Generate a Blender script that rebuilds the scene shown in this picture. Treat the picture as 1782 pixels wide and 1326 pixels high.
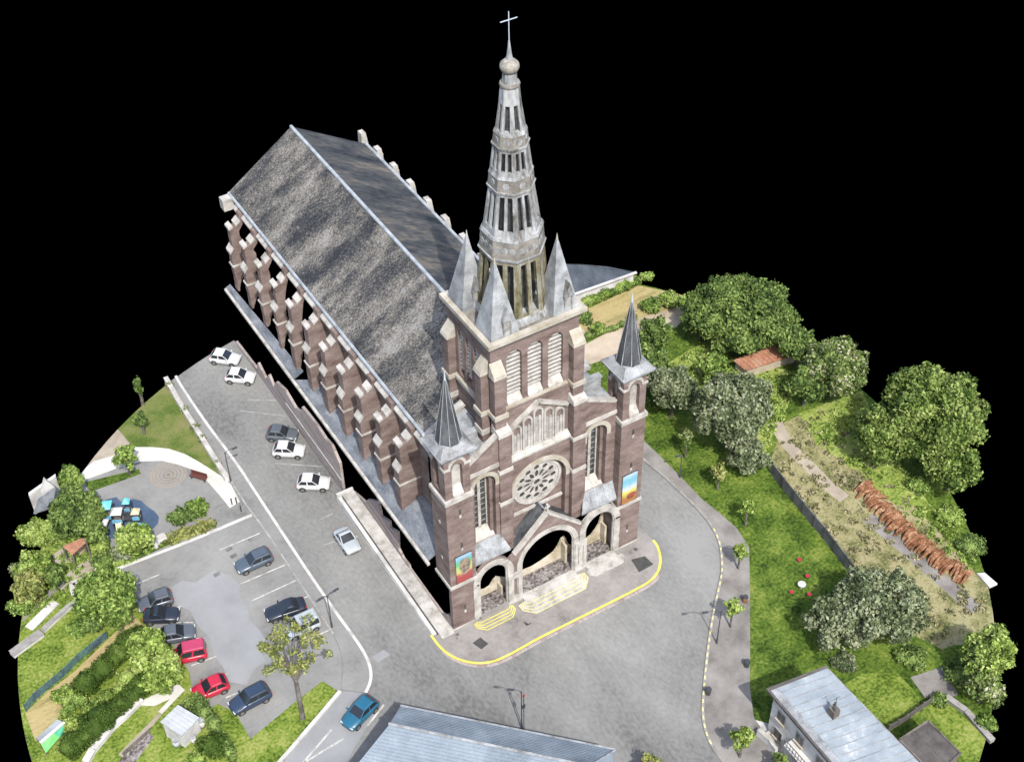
import bpy, bmesh, math, random
import numpy as np
from mathutils import Vector, Matrix
from mathutils.geometry import tessellate_polygon

for o in list(bpy.data.objects):
    bpy.data.objects.remove(o, do_unlink=True)
scene = bpy.context.scene
COL = scene.collection

# ------------------------------------------------------------------ camera
cam_d = bpy.data.cameras.new('camera')
cam = bpy.data.objects.new('camera', cam_d)
COL.objects.link(cam)
cam_d.sensor_fit = 'HORIZONTAL'
cam_d.sensor_width = 36.0
cam_d.lens = 49.6250
cam_d.clip_end = 2000.0
cam_m = Matrix([[0.85211723, 0.36355999, -0.37645766], [-0.52320972, 0.57507605, -0.62891901], [-0.012158, 0.73287903, 0.68025033]]).to_4x4()
cam_m.translation = Vector((-49.5052, -76.2745, 112.5722))
cam.matrix_world = cam_m
scene.camera = cam

# ------------------------------------------------------------------ light
SUN_DIR = Vector((0.15, 0.60, -0.79)).normalized()       # the way the sunlight travels
world = bpy.data.worlds.new('World')
scene.world = world
world.use_nodes = True
wn = world.node_tree.nodes
wl = world.node_tree.links
bg = wn['Background']
sky = wn.new('ShaderNodeTexSky')
sky.sky_type = 'NISHITA'
sky.sun_disc = False
sky.dust_density = 2.6
sky.ozone_density = 0.4
sky.sun_elevation = math.asin(-SUN_DIR.z)
sky.sun_rotation = math.atan2(-SUN_DIR.x, -SUN_DIR.y)
# the scanned piece of town hangs over an empty black void: daylight sky above the horizon, nothing below it
tc = wn.new('ShaderNodeTexCoord')
sx = wn.new('ShaderNodeSeparateXYZ')
gt = wn.new('ShaderNodeMath'); gt.operation = 'GREATER_THAN'; gt.inputs[1].default_value = 0.0
ml = wn.new('ShaderNodeMath'); ml.operation = 'MULTIPLY'; ml.inputs[1].default_value = 0.15
wl.new(tc.outputs['Generated'], sx.inputs[0])
wl.new(sx.outputs['Z'], gt.inputs[0])
wl.new(gt.outputs[0], ml.inputs[0])
wl.new(ml.outputs[0], bg.inputs['Strength'])
wl.new(sky.outputs[0], bg.inputs['Color'])

sun_d = bpy.data.lights.new('sun', 'SUN')
sun_d.energy = 2.7
sun_d.angle = math.radians(0.6)
sun_d.color = (1.0, 0.97, 0.91)
sun = bpy.data.objects.new('sun', sun_d)
COL.objects.link(sun)
sun.rotation_euler = SUN_DIR.to_track_quat('-Z', 'Y').to_euler()

vs = scene.view_settings
vs.view_transform = 'Standard'
vs.look = 'None'
vs.exposure = 1.38
vs.gamma = 1.0
vs.use_curve_mapping = False

# ------------------------------------------------------------------ materials
def ramp_mat(name, cols, scale=(1, 1, 1), noise=1.0, detail=6.0, rough=0.85, fine=0.25, fine_scale=9.0,
             bump=0.0, spec=0.12, local=False, lo=0.32, hi=0.68, metal=0.0, island=0.0, transl=0.0):
    """cols: list of linear colours spread over a stretched noise; a finer noise breaks it up."""
    m = bpy.data.materials.new(name)
    m.use_nodes = True
    nt = m.node_tree; N = nt.nodes; L = nt.links
    b = N['Principled BSDF']
    b.inputs['Roughness'].default_value = rough
    b.inputs['Metallic'].default_value = metal
    b.inputs['Specular IOR Level'].default_value = spec
    if local:
        t = N.new('ShaderNodeTexCoord'); src = t.outputs['Object']
    else:
        t = N.new('ShaderNodeNewGeometry'); src = t.outputs['Position']
    mp = N.new('ShaderNodeMapping')
    mp.inputs['Scale'].default_value = scale
    L.new(src, mp.inputs['Vector'])
    n1 = N.new('ShaderNodeTexNoise')
    n1.inputs['Scale'].default_value = noise
    n1.inputs['Detail'].default_value = detail
    n1.inputs['Roughness'].default_value = 0.62
    L.new(mp.outputs[0], n1.inputs['Vector'])
    n2 = N.new('ShaderNodeTexNoise')
    n2.inputs['Scale'].default_value = fine_scale
    n2.inputs['Detail'].default_value = 3.0
    L.new(mp.outputs[0], n2.inputs['Vector'])
    add = N.new('ShaderNodeMath'); add.operation = 'MULTIPLY_ADD'
    sub = N.new('ShaderNodeMath'); sub.operation = 'SUBTRACT'; sub.inputs[1].default_value = 0.5
    L.new(n2.outputs['Fac'], sub.inputs[0])
    L.new(sub.outputs[0], add.inputs[0]); add.inputs[1].default_value = fine
    L.new(n1.outputs['Fac'], add.inputs[2])
    fac = add.outputs[0]
    if island > 0:
        g2 = N.new('ShaderNodeNewGeometry')
        s3 = N.new('ShaderNodeMath'); s3.operation = 'SUBTRACT'; s3.inputs[1].default_value = 0.5
        L.new(g2.outputs['Random Per Island'], s3.inputs[0])
        a3 = N.new('ShaderNodeMath'); a3.operation = 'MULTIPLY_ADD'; a3.inputs[1].default_value = island
        L.new(s3.outputs[0], a3.inputs[0]); L.new(fac, a3.inputs[2]); fac = a3.outputs[0]
    cr = N.new('ShaderNodeValToRGB')
    el = cr.color_ramp.elements
    k = len(cols)
    while len(el) < k:
        el.new(0.5)
    for i, c in enumerate(cols):
        el[i].position = lo + (hi - lo) * (i / max(1, k - 1))
        el[i].color = (c[0], c[1], c[2], 1)
    L.new(fac, cr.inputs['Fac'])
    L.new(cr.outputs['Color'], b.inputs['Base Color'])
    if bump > 0:
        bp = N.new('ShaderNodeBump'); bp.inputs['Strength'].default_value = bump
        bp.inputs['Distance'].default_value = 0.06
        L.new(fac, bp.inputs['Height']); L.new(bp.outputs[0], b.inputs['Normal'])
    if transl > 0:
        tr = N.new('ShaderNodeBsdfTranslucent'); L.new(cr.outputs['Color'], tr.inputs['Color'])
        mx = N.new('ShaderNodeMixShader'); mx.inputs[0].default_value = transl
        L.new(b.outputs[0], mx.inputs[1]); L.new(tr.outputs[0], mx.inputs[2])
        L.new(mx.outputs[0], N['Material Output'].inputs['Surface'])
    return m

def plain(name, c, rough=0.5, metal=0.0, spec=0.5, var=0.12):
    return ramp_mat(name, [tuple(v * (1 - var) for v in c), c, tuple(v * (1 + var) for v in c)], noise=1.5, rough=rough,
                    metal=metal, spec=spec, local=True)

M = {}
M['asphalt'] = ramp_mat('worn_asphalt', [(.075, .075, .073), (.115, .115, .111), (.142, .142, .136), (.17, .17, .163)], scale=(.8, .45, 1), noise=0.12, detail=13, fine=.35, fine_scale=4, lo=.32, hi=.66, bump=.1)
M['lot'] = ramp_mat('car_park_asphalt', [(.09, .09, .086), (.135, .135, .13), (.158, .158, .152), (.18, .18, .174)], noise=0.16, detail=9, fine=.25, fine_scale=2.5, lo=.3, hi=.7)
M['lotpatch'] = ramp_mat('pale_resurfaced_asphalt', [(.145, .149, .152), (.17, .175, .179), (.192, .197, .202)], noise=0.22, detail=8, fine=.2)
M['paving'] = ramp_mat('stained_paving', [(.10, .092, .085), (.15, .14, .131), (.18, .168, .157), (.21, .196, .183)], noise=0.25, detail=9, fine=.3, fine_scale=3, lo=.3, hi=.7)
M['sidewalk'] = ramp_mat('grey_sidewalk', [(.09, .084, .078), (.145, .136, .127), (.19, .18, .168)], noise=0.3, detail=8, fine=.3)
M['concrete'] = ramp_mat('pale_concrete', [(.22, .215, .205), (.34, .335, .32), (.4, .395, .38)], noise=0.5, detail=8, fine=.25)
M['whitepath'] = ramp_mat('cream_path', [(.3, .29, .265), (.36, .35, .32), (.4, .39, .36)], noise=0.4, fine=.2)
M['beige'] = ramp_mat('beige_gravel', [(.17, .145, .11), (.22, .19, .15), (.27, .24, .19)], noise=0.4, fine=.3, fine_scale=5)
M['dirt'] = ramp_mat('pale_dirt', [(.2, .165, .12), (.28, .235, .18), (.34, .29, .23)], noise=0.2, fine=.3)
M['straw'] = ramp_mat('mown_straw_field', [(.10, .095, .03), (.2, .165, .075), (.26, .215, .10), (.2, .14, .08)], scale=(.5, 2.6, 1), noise=0.25, detail=9, fine=.4, fine_scale=4)
M['rough'] = ramp_mat('rough_dry_grass', [(.03, .04, .014), (.085, .088, .034), (.155, .145, .068), (.215, .19, .11), (.085, .1, .032)], noise=0.42, detail=10, fine=.5, fine_scale=4, bump=.4, lo=.28, hi=.72)
M['lawn'] = ramp_mat('mottled_lawn', [(.012, .025, .003), (.034, .06, .007), (.062, .098, .013), (.12, .14, .03)], noise=0.33, detail=11, fine=.7, fine_scale=3.2, bump=.4, lo=.3, hi=.7)
M['brightlawn'] = ramp_mat('sunny_lawn', [(.03, .052, .006), (.072, .108, .014), (.115, .15, .026), (.17, .18, .055)], noise=0.35, detail=11, fine=.9, fine_scale=3.5, bump=.4, lo=.3, hi=.7)
M['clearing'] = ramp_mat('bright_clearing_grass', [(.05, .08, .014), (.105, .145, .026), (.16, .195, .045), (.21, .22, .08)], noise=.35, detail=10, fine=.8, fine_scale=3.5, bump=.3)
M['parklawn'] = ramp_mat('park_lawn', [(.028, .05, .009), (.062, .088, .018), (.1, .11, .035), (.13, .115, .055)], noise=0.3, detail=9, fine=.4, fine_scale=5, bump=.3, lo=.3, hi=.7)
M['rubber'] = ramp_mat('blue_rubber_surface', [(.03, .05, .085), (.042, .066, .105), (.055, .08, .12)], noise=.5, fine=.2)
M['whitepaint'] = ramp_mat('worn_white_paint', [(.17, .165, .155), (.3, .295, .28), (.4, .395, .38)], noise=1.2, fine=.4)
M['palepaint'] = ramp_mat('faded_white_paint', [(.14, .14, .135), (.2, .198, .19), (.28, .275, .265)], noise=1.2, fine=.4)
M['yellowpaint'] = ramp_mat('yellow_paint', [(.3, .27, .05), (.42, .38, .075), (.46, .42, .11)], noise=1.0, fine=.3)
M['paleyellow'] = ramp_mat('faded_yellow_paint', [(.32, .3, .12), (.42, .39, .16), (.45, .43, .25)], noise=1.0, fine=.3)
M['ringpaint'] = ramp_mat('faded_brown_paint', [(.14, .115, .09), (.2, .17, .13), (.17, .15, .13)], noise=1.3, fine=.4)
M['drain'] = ramp_mat('dark_iron_cover', [(.035, .035, .033), (.05, .05, .048)], noise=2)

M['kerbstone'] = ramp_mat('kerb_stone', [(.12, .112, .105), (.18, .172, .16), (.22, .212, .2)], noise=.8, fine=.4)
M['palebrick'] = ramp_mat('pale_washed_brick', [(.12, .09, .082), (.19, .155, .145), (.26, .23, .215), (.17, .13, .12)], scale=(1, .25, 2.5), noise=.7, detail=8, fine=.4)
M['brick'] = ramp_mat('church_brick', [(.062, .043, .037), (.112, .083, .074), (.148, .114, .103), (.19, .155, .142)], scale=(.8, .8, 1.7), noise=0.55, detail=10, fine=.4, fine_scale=6, bump=.25, lo=.28, hi=.72, rough=.9)
M['stone'] = ramp_mat('white_dressed_stone', [(.16, .15, .133), (.268, .256, .236), (.345, .332, .31)], noise=0.9, detail=8, fine=.35, lo=.3, hi=.66)
M['ystone'] = ramp_mat('lichened_stone', [(.2, .178, .135), (.265, .246, .208), (.32, .304, .27)], noise=0.8, detail=8, fine=.4)
M['spire'] = ramp_mat('weathered_spire_stone', [(.06, .056, .05), (.13, .13, .126), (.2, .207, .21), (.28, .288, .29)], scale=(1, 1, .35), noise=0.9, detail=9, fine=.4, fine_scale=5, lo=.3, hi=.68)
M['spireband'] = ramp_mat('grimy_spire_stone', [(.08, .075, .066), (.14, .132, .118), (.2, .19, .172)], noise=1.0, detail=9, fine=.4)
M['lichen'] = ramp_mat('mossy_spire_stone', [(.05, .046, .026), (.105, .095, .055), (.16, .15, .115), (.24, .245, .24)], scale=(1, 1, .3), noise=0.9, detail=9, fine=.4)
M['slateL'] = ramp_mat('streaked_slate', [(.016, .017, .02), (.036, .037, .039), (.07, .068, .063), (.108, .096, .08), (.165, .162, .155)], scale=(.55, 1.3, .75), noise=0.26, detail=14, fine=.8, fine_scale=7, rough=.75, lo=.36, hi=.66, bump=.2)
M['slateR'] = ramp_mat('shaded_slope_slate', [(.012, .014, .018), (.03, .032, .036), (.055, .055, .055), (.115, .098, .078), (.08, .08, .08)], scale=(.22, 1.0, .5), noise=0.34, detail=11, fine=.4, fine_scale=3, rough=.7, lo=.3, hi=.74)  # shade of the right slope painted into the slate colour, with tan streaks
M['slate'] = ramp_mat('dark_slate', [(.026, .028, .031), (.05, .053, .057), (.085, .089, .094)], scale=(1, 1, .35), noise=1.0, detail=8, fine=.4, rough=.6)
M['lead'] = ramp_mat('grey_lead', [(.11, .117, .123), (.195, .204, .212), (.27, .28, .288)], noise=0.8, detail=8, fine=.3, rough=.55)
M['ridge'] = ramp_mat('pale_zinc', [(.15, .165, .18), (.22, .24, .26), (.28, .3, .32)], noise=0.8, fine=.3, rough=.5)
M['zinc'] = ramp_mat('stained_zinc', [(.09, .09, .085), (.15, .155, .16), (.2, .21, .22), (.26, .27, .28)], noise=0.8, detail=8, fine=.4, rough=.6)
M['aisle'] = ramp_mat('blue_grey_aisle_slate', [(.05, .058, .07), (.1, .11, .125), (.16, .17, .18)], scale=(1, .5, 1), noise=0.8, detail=8, fine=.4, rough=.6)
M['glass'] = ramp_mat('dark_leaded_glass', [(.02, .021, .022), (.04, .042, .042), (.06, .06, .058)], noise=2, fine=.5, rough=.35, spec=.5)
M['louvre'] = ramp_mat('pale_louvre_board', [(.16, .152, .14), (.225, .217, .203), (.27, .262, .248)], noise=1.5, fine=.4)
M['tile'] = ramp_mat('porch_mosaic_floor', [(.035, .03, .028), (.09, .08, .076), (.14, .125, .12), (.2, .185, .18)], noise=1.0, detail=8, fine=1.2, fine_scale=3.2, lo=.3, hi=.7)
M['cream'] = ramp_mat('cream_plaster', [(.2, .17, .11), (.33, .29, .22), (.4, .37, .32)], noise=.7, detail=7, fine=.4)
M['iron'] = plain('dark_iron', (.03, .033, .037), rough=.5)
M['gilt'] = plain('pale_metal', (.3, .34, .38), rough=.4)

# ------------------------------------------------------------------ mesh helpers
class MB:
    def __init__(s):
        s.v = []; s.f = []
    def add(s, vs, fs):
        o = len(s.v)
        s.v.extend([tuple(map(float, p)) for p in vs])
        s.f.extend([tuple(i + o for i in f) for f in fs])
        return s
    def box(s, x0, x1, y0, y1, z0, z1):
        return s.add([(x0, y0, z0), (x1, y0, z0), (x1, y1, z0), (x0, y1, z0), (x0, y0, z1), (x1, y0, z1), (x1, y1, z1), (x0, y1, z1)],
                     [(3, 2, 1, 0), (4, 5, 6, 7), (0, 1, 5, 4), (1, 2, 6, 5), (2, 3, 7, 6), (3, 0, 4, 7)])
    def hexa(s, bot, top):
        """two loops of equal length joined into a closed solid"""
        n = len(bot)
        fs = [tuple(range(n - 1, -1, -1)), tuple(range(n, 2 * n))]
        fs += [(i, (i + 1) % n, n + (i + 1) % n, n + i) for i in range(n)]
        return s.add(list(bot) + list(top), fs)
    def extr(s, poly, vec):
        v = Vector(vec)
        return s.hexa(poly, [tuple(Vector(p) + v) for p in poly])
    def bar(s, a, b, w, h=None, up=(0, 0, 1)):
        a = Vector(a); b = Vector(b); d = (b - a).normalized(); h = h or w
        u = Vector(up)
        if abs(d.dot(u)) > .98: u = Vector((1, 0, 0))
        r = d.cross(u).normalized(); u = r.cross(d)
        q = [r * (w / 2) + u * (h / 2), -r * (w / 2) + u * (h / 2), -r * (w / 2) - u * (h / 2), r * (w / 2) - u * (h / 2)]
        return s.hexa([a + k for k in q], [b + k for k in q])
    def tube(s, path, rad, n=8):
        P = [Vector(p) for p in path]
        R = rad if isinstance(rad, (list, tuple)) else [rad] * len(P)
        rings = []
        for i, p in enumerate(P):
            d = (P[min(i + 1, len(P) - 1)] - P[max(i - 1, 0)]).normalized()
            u = Vector((0, 0, 1)) if abs(d.z) < .9 else Vector((1, 0, 0))
            a = d.cross(u).normalized(); b = a.cross(d)
            rings.append([p + (a * math.cos(2 * math.pi * k / n) + b * math.sin(2 * math.pi * k / n)) * R[i] for k in range(n)])
        vs = [q for r in rings for q in r]
        fs = []
        for i in range(len(P) - 1):
            for k in range(n):
                fs.append((i * n + k, i * n + (k + 1) % n, (i + 1) * n + (k + 1) % n, (i + 1) * n + k))
        fs.append(tuple(range(n - 1, -1, -1))); fs.append(tuple((len(P) - 1) * n + k for k in range(n)))
        return s.add(vs, fs)
    def lathe(s, prof, c=(0, 0), n=8, rot=0.0):
        vs = []
        for r, z in prof:
            for k in range(n):
                a = rot + 2 * math.pi * k / n
                vs.append((c[0] + r * math.cos(a), c[1] + r * math.sin(a), z))
        fs = []
        for i in range(len(prof) - 1):
            for k in range(n):
                fs.append((i * n + k, i * n + (k + 1) % n, (i + 1) * n + (k + 1) % n, (i + 1) * n + k))
        fs.append(tuple(range(n - 1, -1, -1))); fs.append(tuple((len(prof) - 1) * n + k for k in range(n)))
        return s.add(vs, fs)
    def plate(s, outer, holes, mapf, t):
        """flat polygon with holes, given a thickness"""
        loops = [outer] + list(holes)
        flat = [p for l in loops for p in l]
        tri = tessellate_polygon([[Vector((p[0], p[1], 0)) for p in l] for l in loops])
        n = len(flat)
        vs = [mapf(p[0], p[1], 0) for p in flat] + [mapf(p[0], p[1], t) for p in flat]
        fs = [tuple(q) for q in tri] + [tuple(i + n for i in reversed(q)) for q in tri]
        o = 0
        for l in loops:
            k = len(l)
            for i in range(k):
                a = o + i; b = o + (i + 1) % k
                fs.append((a, b, b + n, a + n))
            o += k
        return s.add(vs, fs)
    def mesh(s, name, smooth=False):
        me = bpy.data.meshes.new(name)
        me.from_pydata(s.v, [], s.f)
        bm = bmesh.new(); bm.from_mesh(me)
        bmesh.ops.recalc_face_normals(bm, faces=bm.faces)
        bm.to_mesh(me); bm.free()
        if smooth:
            me.polygons.foreach_set('use_smooth', [True] * len(me.polygons))
        return me
    def build(s, name, m, parent=None, smooth=False):
        me = s.mesh(name, smooth)
        me.materials.append(M[m] if isinstance(m, str) else m)
        o = bpy.data.objects.new(name, me)
        COL.objects.link(o)
        if parent is not None: o.parent = parent
        return o

def front(Y):       # plates that face the square (-Y)
    return lambda u, v, d: (u, Y + d, v)
def side(X):        # plates that face -X
    return lambda u, v, d: (X + d, u, v)

def tag(o, label, cat, group=None):
    o['label'] = label; o['category'] = cat
    if group: o['group'] = group
    return o
def thing(name, label, cat, loc=(0, 0, 0), rz=0.0, group=None):
    o = bpy.data.objects.new(name, None)
    COL.objects.link(o)
    o.empty_display_size = .3
    o.location = loc if len(loc) == 3 else (loc[0], loc[1], 0)
    o.rotation_euler = (0, 0, rz)
    return tag(o, label, cat, group)
def copy_obj(o, parent=None):
    c = o.copy(); COL.objects.link(c)
    if parent is not None: c.parent = parent
    return c
def copy_tree(o, parent=None):
    c = copy_obj(o, parent)
    for ch in [x for x in COL.objects if x.parent == o]:
        copy_tree(ch, c)
    return c

def arch(cx, hw, zs, rise, zb, n=18):
    """loop of an arched opening, from the bottom left round the arch to the bottom right"""
    p = [(cx - hw, zb)]
    for i in range(n + 1):
        a = math.pi - math.pi * i / n
        p.append((cx + hw * math.cos(a), zs + rise * math.sin(a)))
    p.append((cx + hw, zb))
    return p
def arch_band(cx, hw, zs, rise, zb, w, n=18):
    o = arch(cx, hw + w, zs, rise + w, zb, n); i = arch(cx, hw, zs, rise, zb, n)
    return o + i[::-1]
def circle(cx, cz, r, n=32, ph=0.0):
    return [(cx + r * math.cos(ph + 2 * math.pi * k / n), cz + r * math.sin(ph + 2 * math.pi * k / n)) for k in range(n)]
def ellipse(cx, cz, a, b, rot, n=12):
    out = []
    for k in range(n):
        t = 2 * math.pi * k / n
        x = a * math.cos(t); y = b * math.sin(t)
        out.append((cx + x * math.cos(rot) - y * math.sin(rot), cz + x * math.sin(rot) + y * math.cos(rot)))
    return out

# ------------------------------------------------------------------ the ground: a round piece of town
DC = (-2.39, 4.26); DR = 48.7
def clip_disc(poly, R=DR):
    out = list(poly)
    n = 120
    for k in range(n):
        a0 = 2 * math.pi * k / n; a1 = 2 * math.pi * (k + 1) / n
        p0 = (DC[0] + R * math.cos(a0), DC[1] + R * math.sin(a0)); p1 = (DC[0] + R * math.cos(a1), DC[1] + R * math.sin(a1))
        ex, ey = p1[0] - p0[0], p1[1] - p0[1]
        ins = lambda p: ex * (p[1] - p0[1]) - ey * (p[0] - p0[0]) >= 0
        new = []
        for i in range(len(out)):
            a = out[i]; b = out[(i + 1) % len(out)]
            ia, ib = ins(a), ins(b)
            if ia: new.append(a)
            if ia != ib:
                da = ex * (a[1] - p0[1]) - ey * (a[0] - p0[0]); db = ex * (b[1] - p0[1]) - ey * (b[0] - p0[0])
                t = da / (da - db)
                new.append((a[0] + t * (b[0] - a[0]), a[1] + t * (b[1] - a[1])))
        out = new
        if len(out) < 3: return []
    res = []
    for p in out:
        if not res or abs(p[0] - res[-1][0]) + abs(p[1] - res[-1][1]) > 1e-4: res.append(p)
    return res
def sheet(name, poly, z, m, clip=True, kind='structure'):
    p = clip_disc(poly) if clip else poly
    tri = tessellate_polygon([[Vector((q[0], q[1], 0)) for q in p]])
    b = MB(); b.add([(q[0], q[1], z) for q in p], [tuple(t) for t in tri])
    o = b.build(name, m)
    if o.data.polygons and sum(q.normal.z for q in o.data.polygons) < 0: o.data.flip_normals()
    if kind: o['kind'] = kind
    return o
def slab(name, poly, z0, z1, m, clip=True, kind='structure', parent=None):
    p = clip_disc(poly) if clip else poly
    o = MB().plate(p, [], lambda u, v, d: (u, v, z1 - d), z1 - z0).build(name, m, parent)
    if kind and parent is None: o['kind'] = kind
    return o
def ribbon(pts, w):
    """outline of a strip of width w along a polyline"""
    L = []; R_ = []
    for i, p in enumerate(pts):
        a = Vector(pts[max(i - 1, 0)]); b = Vector(pts[min(i + 1, len(pts) - 1)])
        d = (b - a).normalized(); n = Vector((-d.y, d.x)) * (w / 2)
        L.append((p[0] + n.x, p[1] + n.y)); R_.append((p[0] - n.x, p[1] - n.y))
    return L + R_[::-1]
def smooth_line(pts, it=2):
    for _ in range(it):
        q = [pts[0]]
        for a, b in zip(pts[:-1], pts[1:]):
            q.append((a[0] * .75 + b[0] * .25, a[1] * .75 + b[1] * .25)); q.append((a[0] * .25 + b[0] * .75, a[1] * .25 + b[1] * .75))
        q.append(pts[-1]); pts = q
    return pts
def strip(name, pts, w, z, m):
    """a painted line laid as quads along a polyline"""
    o = ribbon(pts, w); n = len(pts)
    b = MB(); b.add([(q[0], q[1], z) for q in o], [(i, i + 1, 2 * n - 2 - i, 2 * n - 1 - i) for i in range(n - 1)])
    ob = b.build(name, m)
    if sum(q.normal.z for q in ob.data.polygons) < 0: ob.data.flip_normals()
    ob['kind'] = 'structure'
    return ob

# base disc with the church's footprint left open (the scan has no floor there)
arc = []
a_l = math.acos((-11.95 - DC[0]) / DR); a_r = math.acos((10.4 - DC[0]) / DR)
for k in range(150):
    a = a_l + (2 * math.pi - (a_l - a_r)) * k / 149
    arc.append((DC[0] + DR * math.cos(a), DC[1] + DR * math.sin(a)))
base_poly = arc + [(10.4, 2.2), (-11.0, 2.2), (-11.0, 22.2), (-11.95, 22.4)]
sheet('road', base_poly, 0.0, 'asphalt', clip=False)

# ---- lawns, paths and pavements
lawn_edge = [(20.04,11.91),(20.10,11.26),(20.21,8.32),(20.26,4.89),(20.22,1.02),(20.57,-1.53),(20.82,-4.16),(20.26,-7.04),(16.35,-12.07),(12.71,-16.63),(9.36,-20.82),(7.69,-23.52),(7.52,-25.24),(7.42,-28.81),(7.09,-32.98)]
sheet('lawn', lawn_edge + [(20, -60), (80, -40), (80, 20), (60, 60), (25, 60), (17, 35), (13, 20)], 0.02, 'lawn')
kerb_r = [(18.32,9.92),(18.37,9.16),(18.84,5.48),(18.94,2.42),(19.06,-0.48),(18.75,-3.01),(18.05,-5.10),(16.34,-7.59),(15.53,-8.51),(13.16,-10.67),(10.65,-13.10),(8.08,-15.82),(5.84,-18.31),(4.05,-20.40),(2.93,-22.37),(2.51,-24.12),(2.41,-25.45),(2.20,-28.58)]
side_r = lawn_edge[:]
slab('sidewalk', kerb_r + side_r[::-1], 0.0, 0.12, 'sidewalk')
strip('kerb', smooth_line(kerb_r), .28, .127, 'kerbstone')
kr = smooth_line(kerb_r[5:16], 2)
acc = 0.0; seg = []
def walk(pts, step):
    out = []; d = 0
    for a, b in zip(pts[:-1], pts[1:]):
        l = math.dist(a, b)
        while d < l:
            t = d / l; out.append((a[0] + (b[0] - a[0]) * t, a[1] + (b[1] - a[1]) * t)); d += step
        d -= l
    return out
dash = walk(kr, .45)
for i in range(0, len(dash) - 2, 2):
    strip('kerb_dash', dash[i:i + 2], .13, .132, 'paleyellow')

# forecourt of the church with its yellow edge
fore = [(-13.17,0.73),(-13.17,-0.98),(-12.73,-2.58),(-11.87,-3.83),(-10.85,-4.72),(-9.59,-5.26),(-7.71,-5.37),(-4.85,-5.22),(-1.83,-5.23),(1.24,-5.28),(4.35,-5.32),(7.10,-5.32),(9.07,-5.25),(10.55,-4.58),(11.64,-3.38),(12.34,-1.91),(12.44,-0.86),(12.24,1.14)]
fore_s = smooth_line(fore, 2)
slab('forecourt', fore_s + [(11.2, 2.1), (-11.05, 2.1), (-11.3, 0.4), (-12.9, .4)], 0.0, 0.13, 'paving')
strip('yellow_kerb_line', fore_s[:-6], .26, .136, 'yellowpaint')
strip('kerb_stones', [(p[0], p[1] - .3) for p in fore_s[6:-18]], .34, .006, 'palebrick')

# left of the road: kerb, pavement, park
kerb_l = [(-20.37,49.71),(-20.49,47.79),(-20.38,39.47),(-19.98,33.12),(-19.99,26.73),(-19.97,20.29),(-19.97,14.49),(-19.86,8.34),(-19.69,4.94),(-19.66,1.92),(-20.10,0.05),(-20.76,-1.05),(-21.68,-1.84)]
kl = smooth_line(kerb_l, 2)
inner_l = [(-21.69,50.55),(-21.80,48.62),(-21.73,40.32),(-21.46,32.71),(-21.68,27.79),(-21.34,21.78),(-21.29,16.49),(-21.27,10.50),(-21.23,6.02),(-21.49,3.99),(-22.11,1.98),(-23.48,-0.27)]
slab('pavement', kerb_l + inner_l[::-1], 0.0, .1, 'lot')
strip('kerb', kl, .3, .107, 'concrete')
strip('edging_line', smooth_line(inner_l[3:9], 1), .16, .106, 'palepaint')

park = [(-35.04,42.82),(-28.96,46.54),(-21.52,50.44),(-21.34,48.33),(-21.46,32.71),(-21.68,27.79),(-21.57,24.69),(-29.46,24.54),(-36.71,25.27),(-39.42,29.88),(-39.14,38.28)]
sheet('playground_paving', park, .012, 'lot')
sheet('park_lawn', [(-30.53,44.24),(-29.28,45.64),(-21.29,50.29),(-22.23,31.86),(-22.76,33.37),(-23.47,35.22),(-24.30,37.11),(-25.51,38.82),(-26.99,40.07),(-28.85,41.25),(-29.63,42.06)], .018, 'parklawn')
path_o = [(-36.72,39.76),(-34.61,40.89),(-33.33,41.44),(-30.93,41.08),(-28.85,41.25),(-26.99,40.07),(-25.51,38.82),(-24.30,37.11),(-23.47,35.22),(-22.76,33.37),(-22.23,31.86),(-21.78,30.05),(-21.97,27.18)]
path_i = [(-36.47,38.60),(-34.84,39.19),(-31.67,39.04),(-28.89,38.63),(-26.85,37.45),(-25.55,35.95),(-24.41,34.26),(-23.75,31.60),(-23.46,29.25),(-23.33,27.84),(-23.26,26.91)]
sheet('park_path', path_o + path_i[::-1], .022, 'whitepath')
sheet('path_apron', [(-34.58,41.08),(-33.33,41.44),(-30.93,41.08),(-28.85,41.25),(-29.29,44.87),(-32.26,43.18)], .026, 'beige')
sheet('grass_strip', [(-35.20,38.91),(-34.95,38.85),(-29.49,37.63),(-29.54,36.81),(-35.02,37.18),(-35.30,37.86)], .026, 'lawn')
rub = [(-35.25,35.05),(-34.17,35.18),(-33.04,34.97),(-32.84,34.02),(-31.64,33.76),(-30.95,33.03),(-30.72,31.91),(-30.29,30.79),(-30.17,29.76),(-30.61,28.94),(-31.39,28.48),(-32.57,28.84),(-33.75,29.10),(-35.08,29.19),(-35.72,29.78),(-36.03,31.01),(-36.35,32.45),(-36.09,34.11)]
sheet('rubber_surface', rub, .02, 'rubber')
sc = (-27.04,35.09)
for r in (.35, .75, 1.15, 1.55, 1.9):
    ring = [(sc[0] + r * math.cos(2 * math.pi * k / 40), sc[1] + r * math.sin(2 * math.pi * k / 40)) for k in range(41)]
    strip('painted_ring', ring, .17, .018, 'ringpaint')
sheet('flower_bed', [(-30.12,26.08),(-25.60,26.84),(-25.62,25.70),(-25.87,25.10),(-31.64,25.45)], .02, 'rough')
sheet('grass_strip', [(-36.54,26.43),(-32.13,27.15),(-30.33,25.55),(-33.54,25.45),(-36.66,25.42)], .022, 'lawn')

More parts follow.
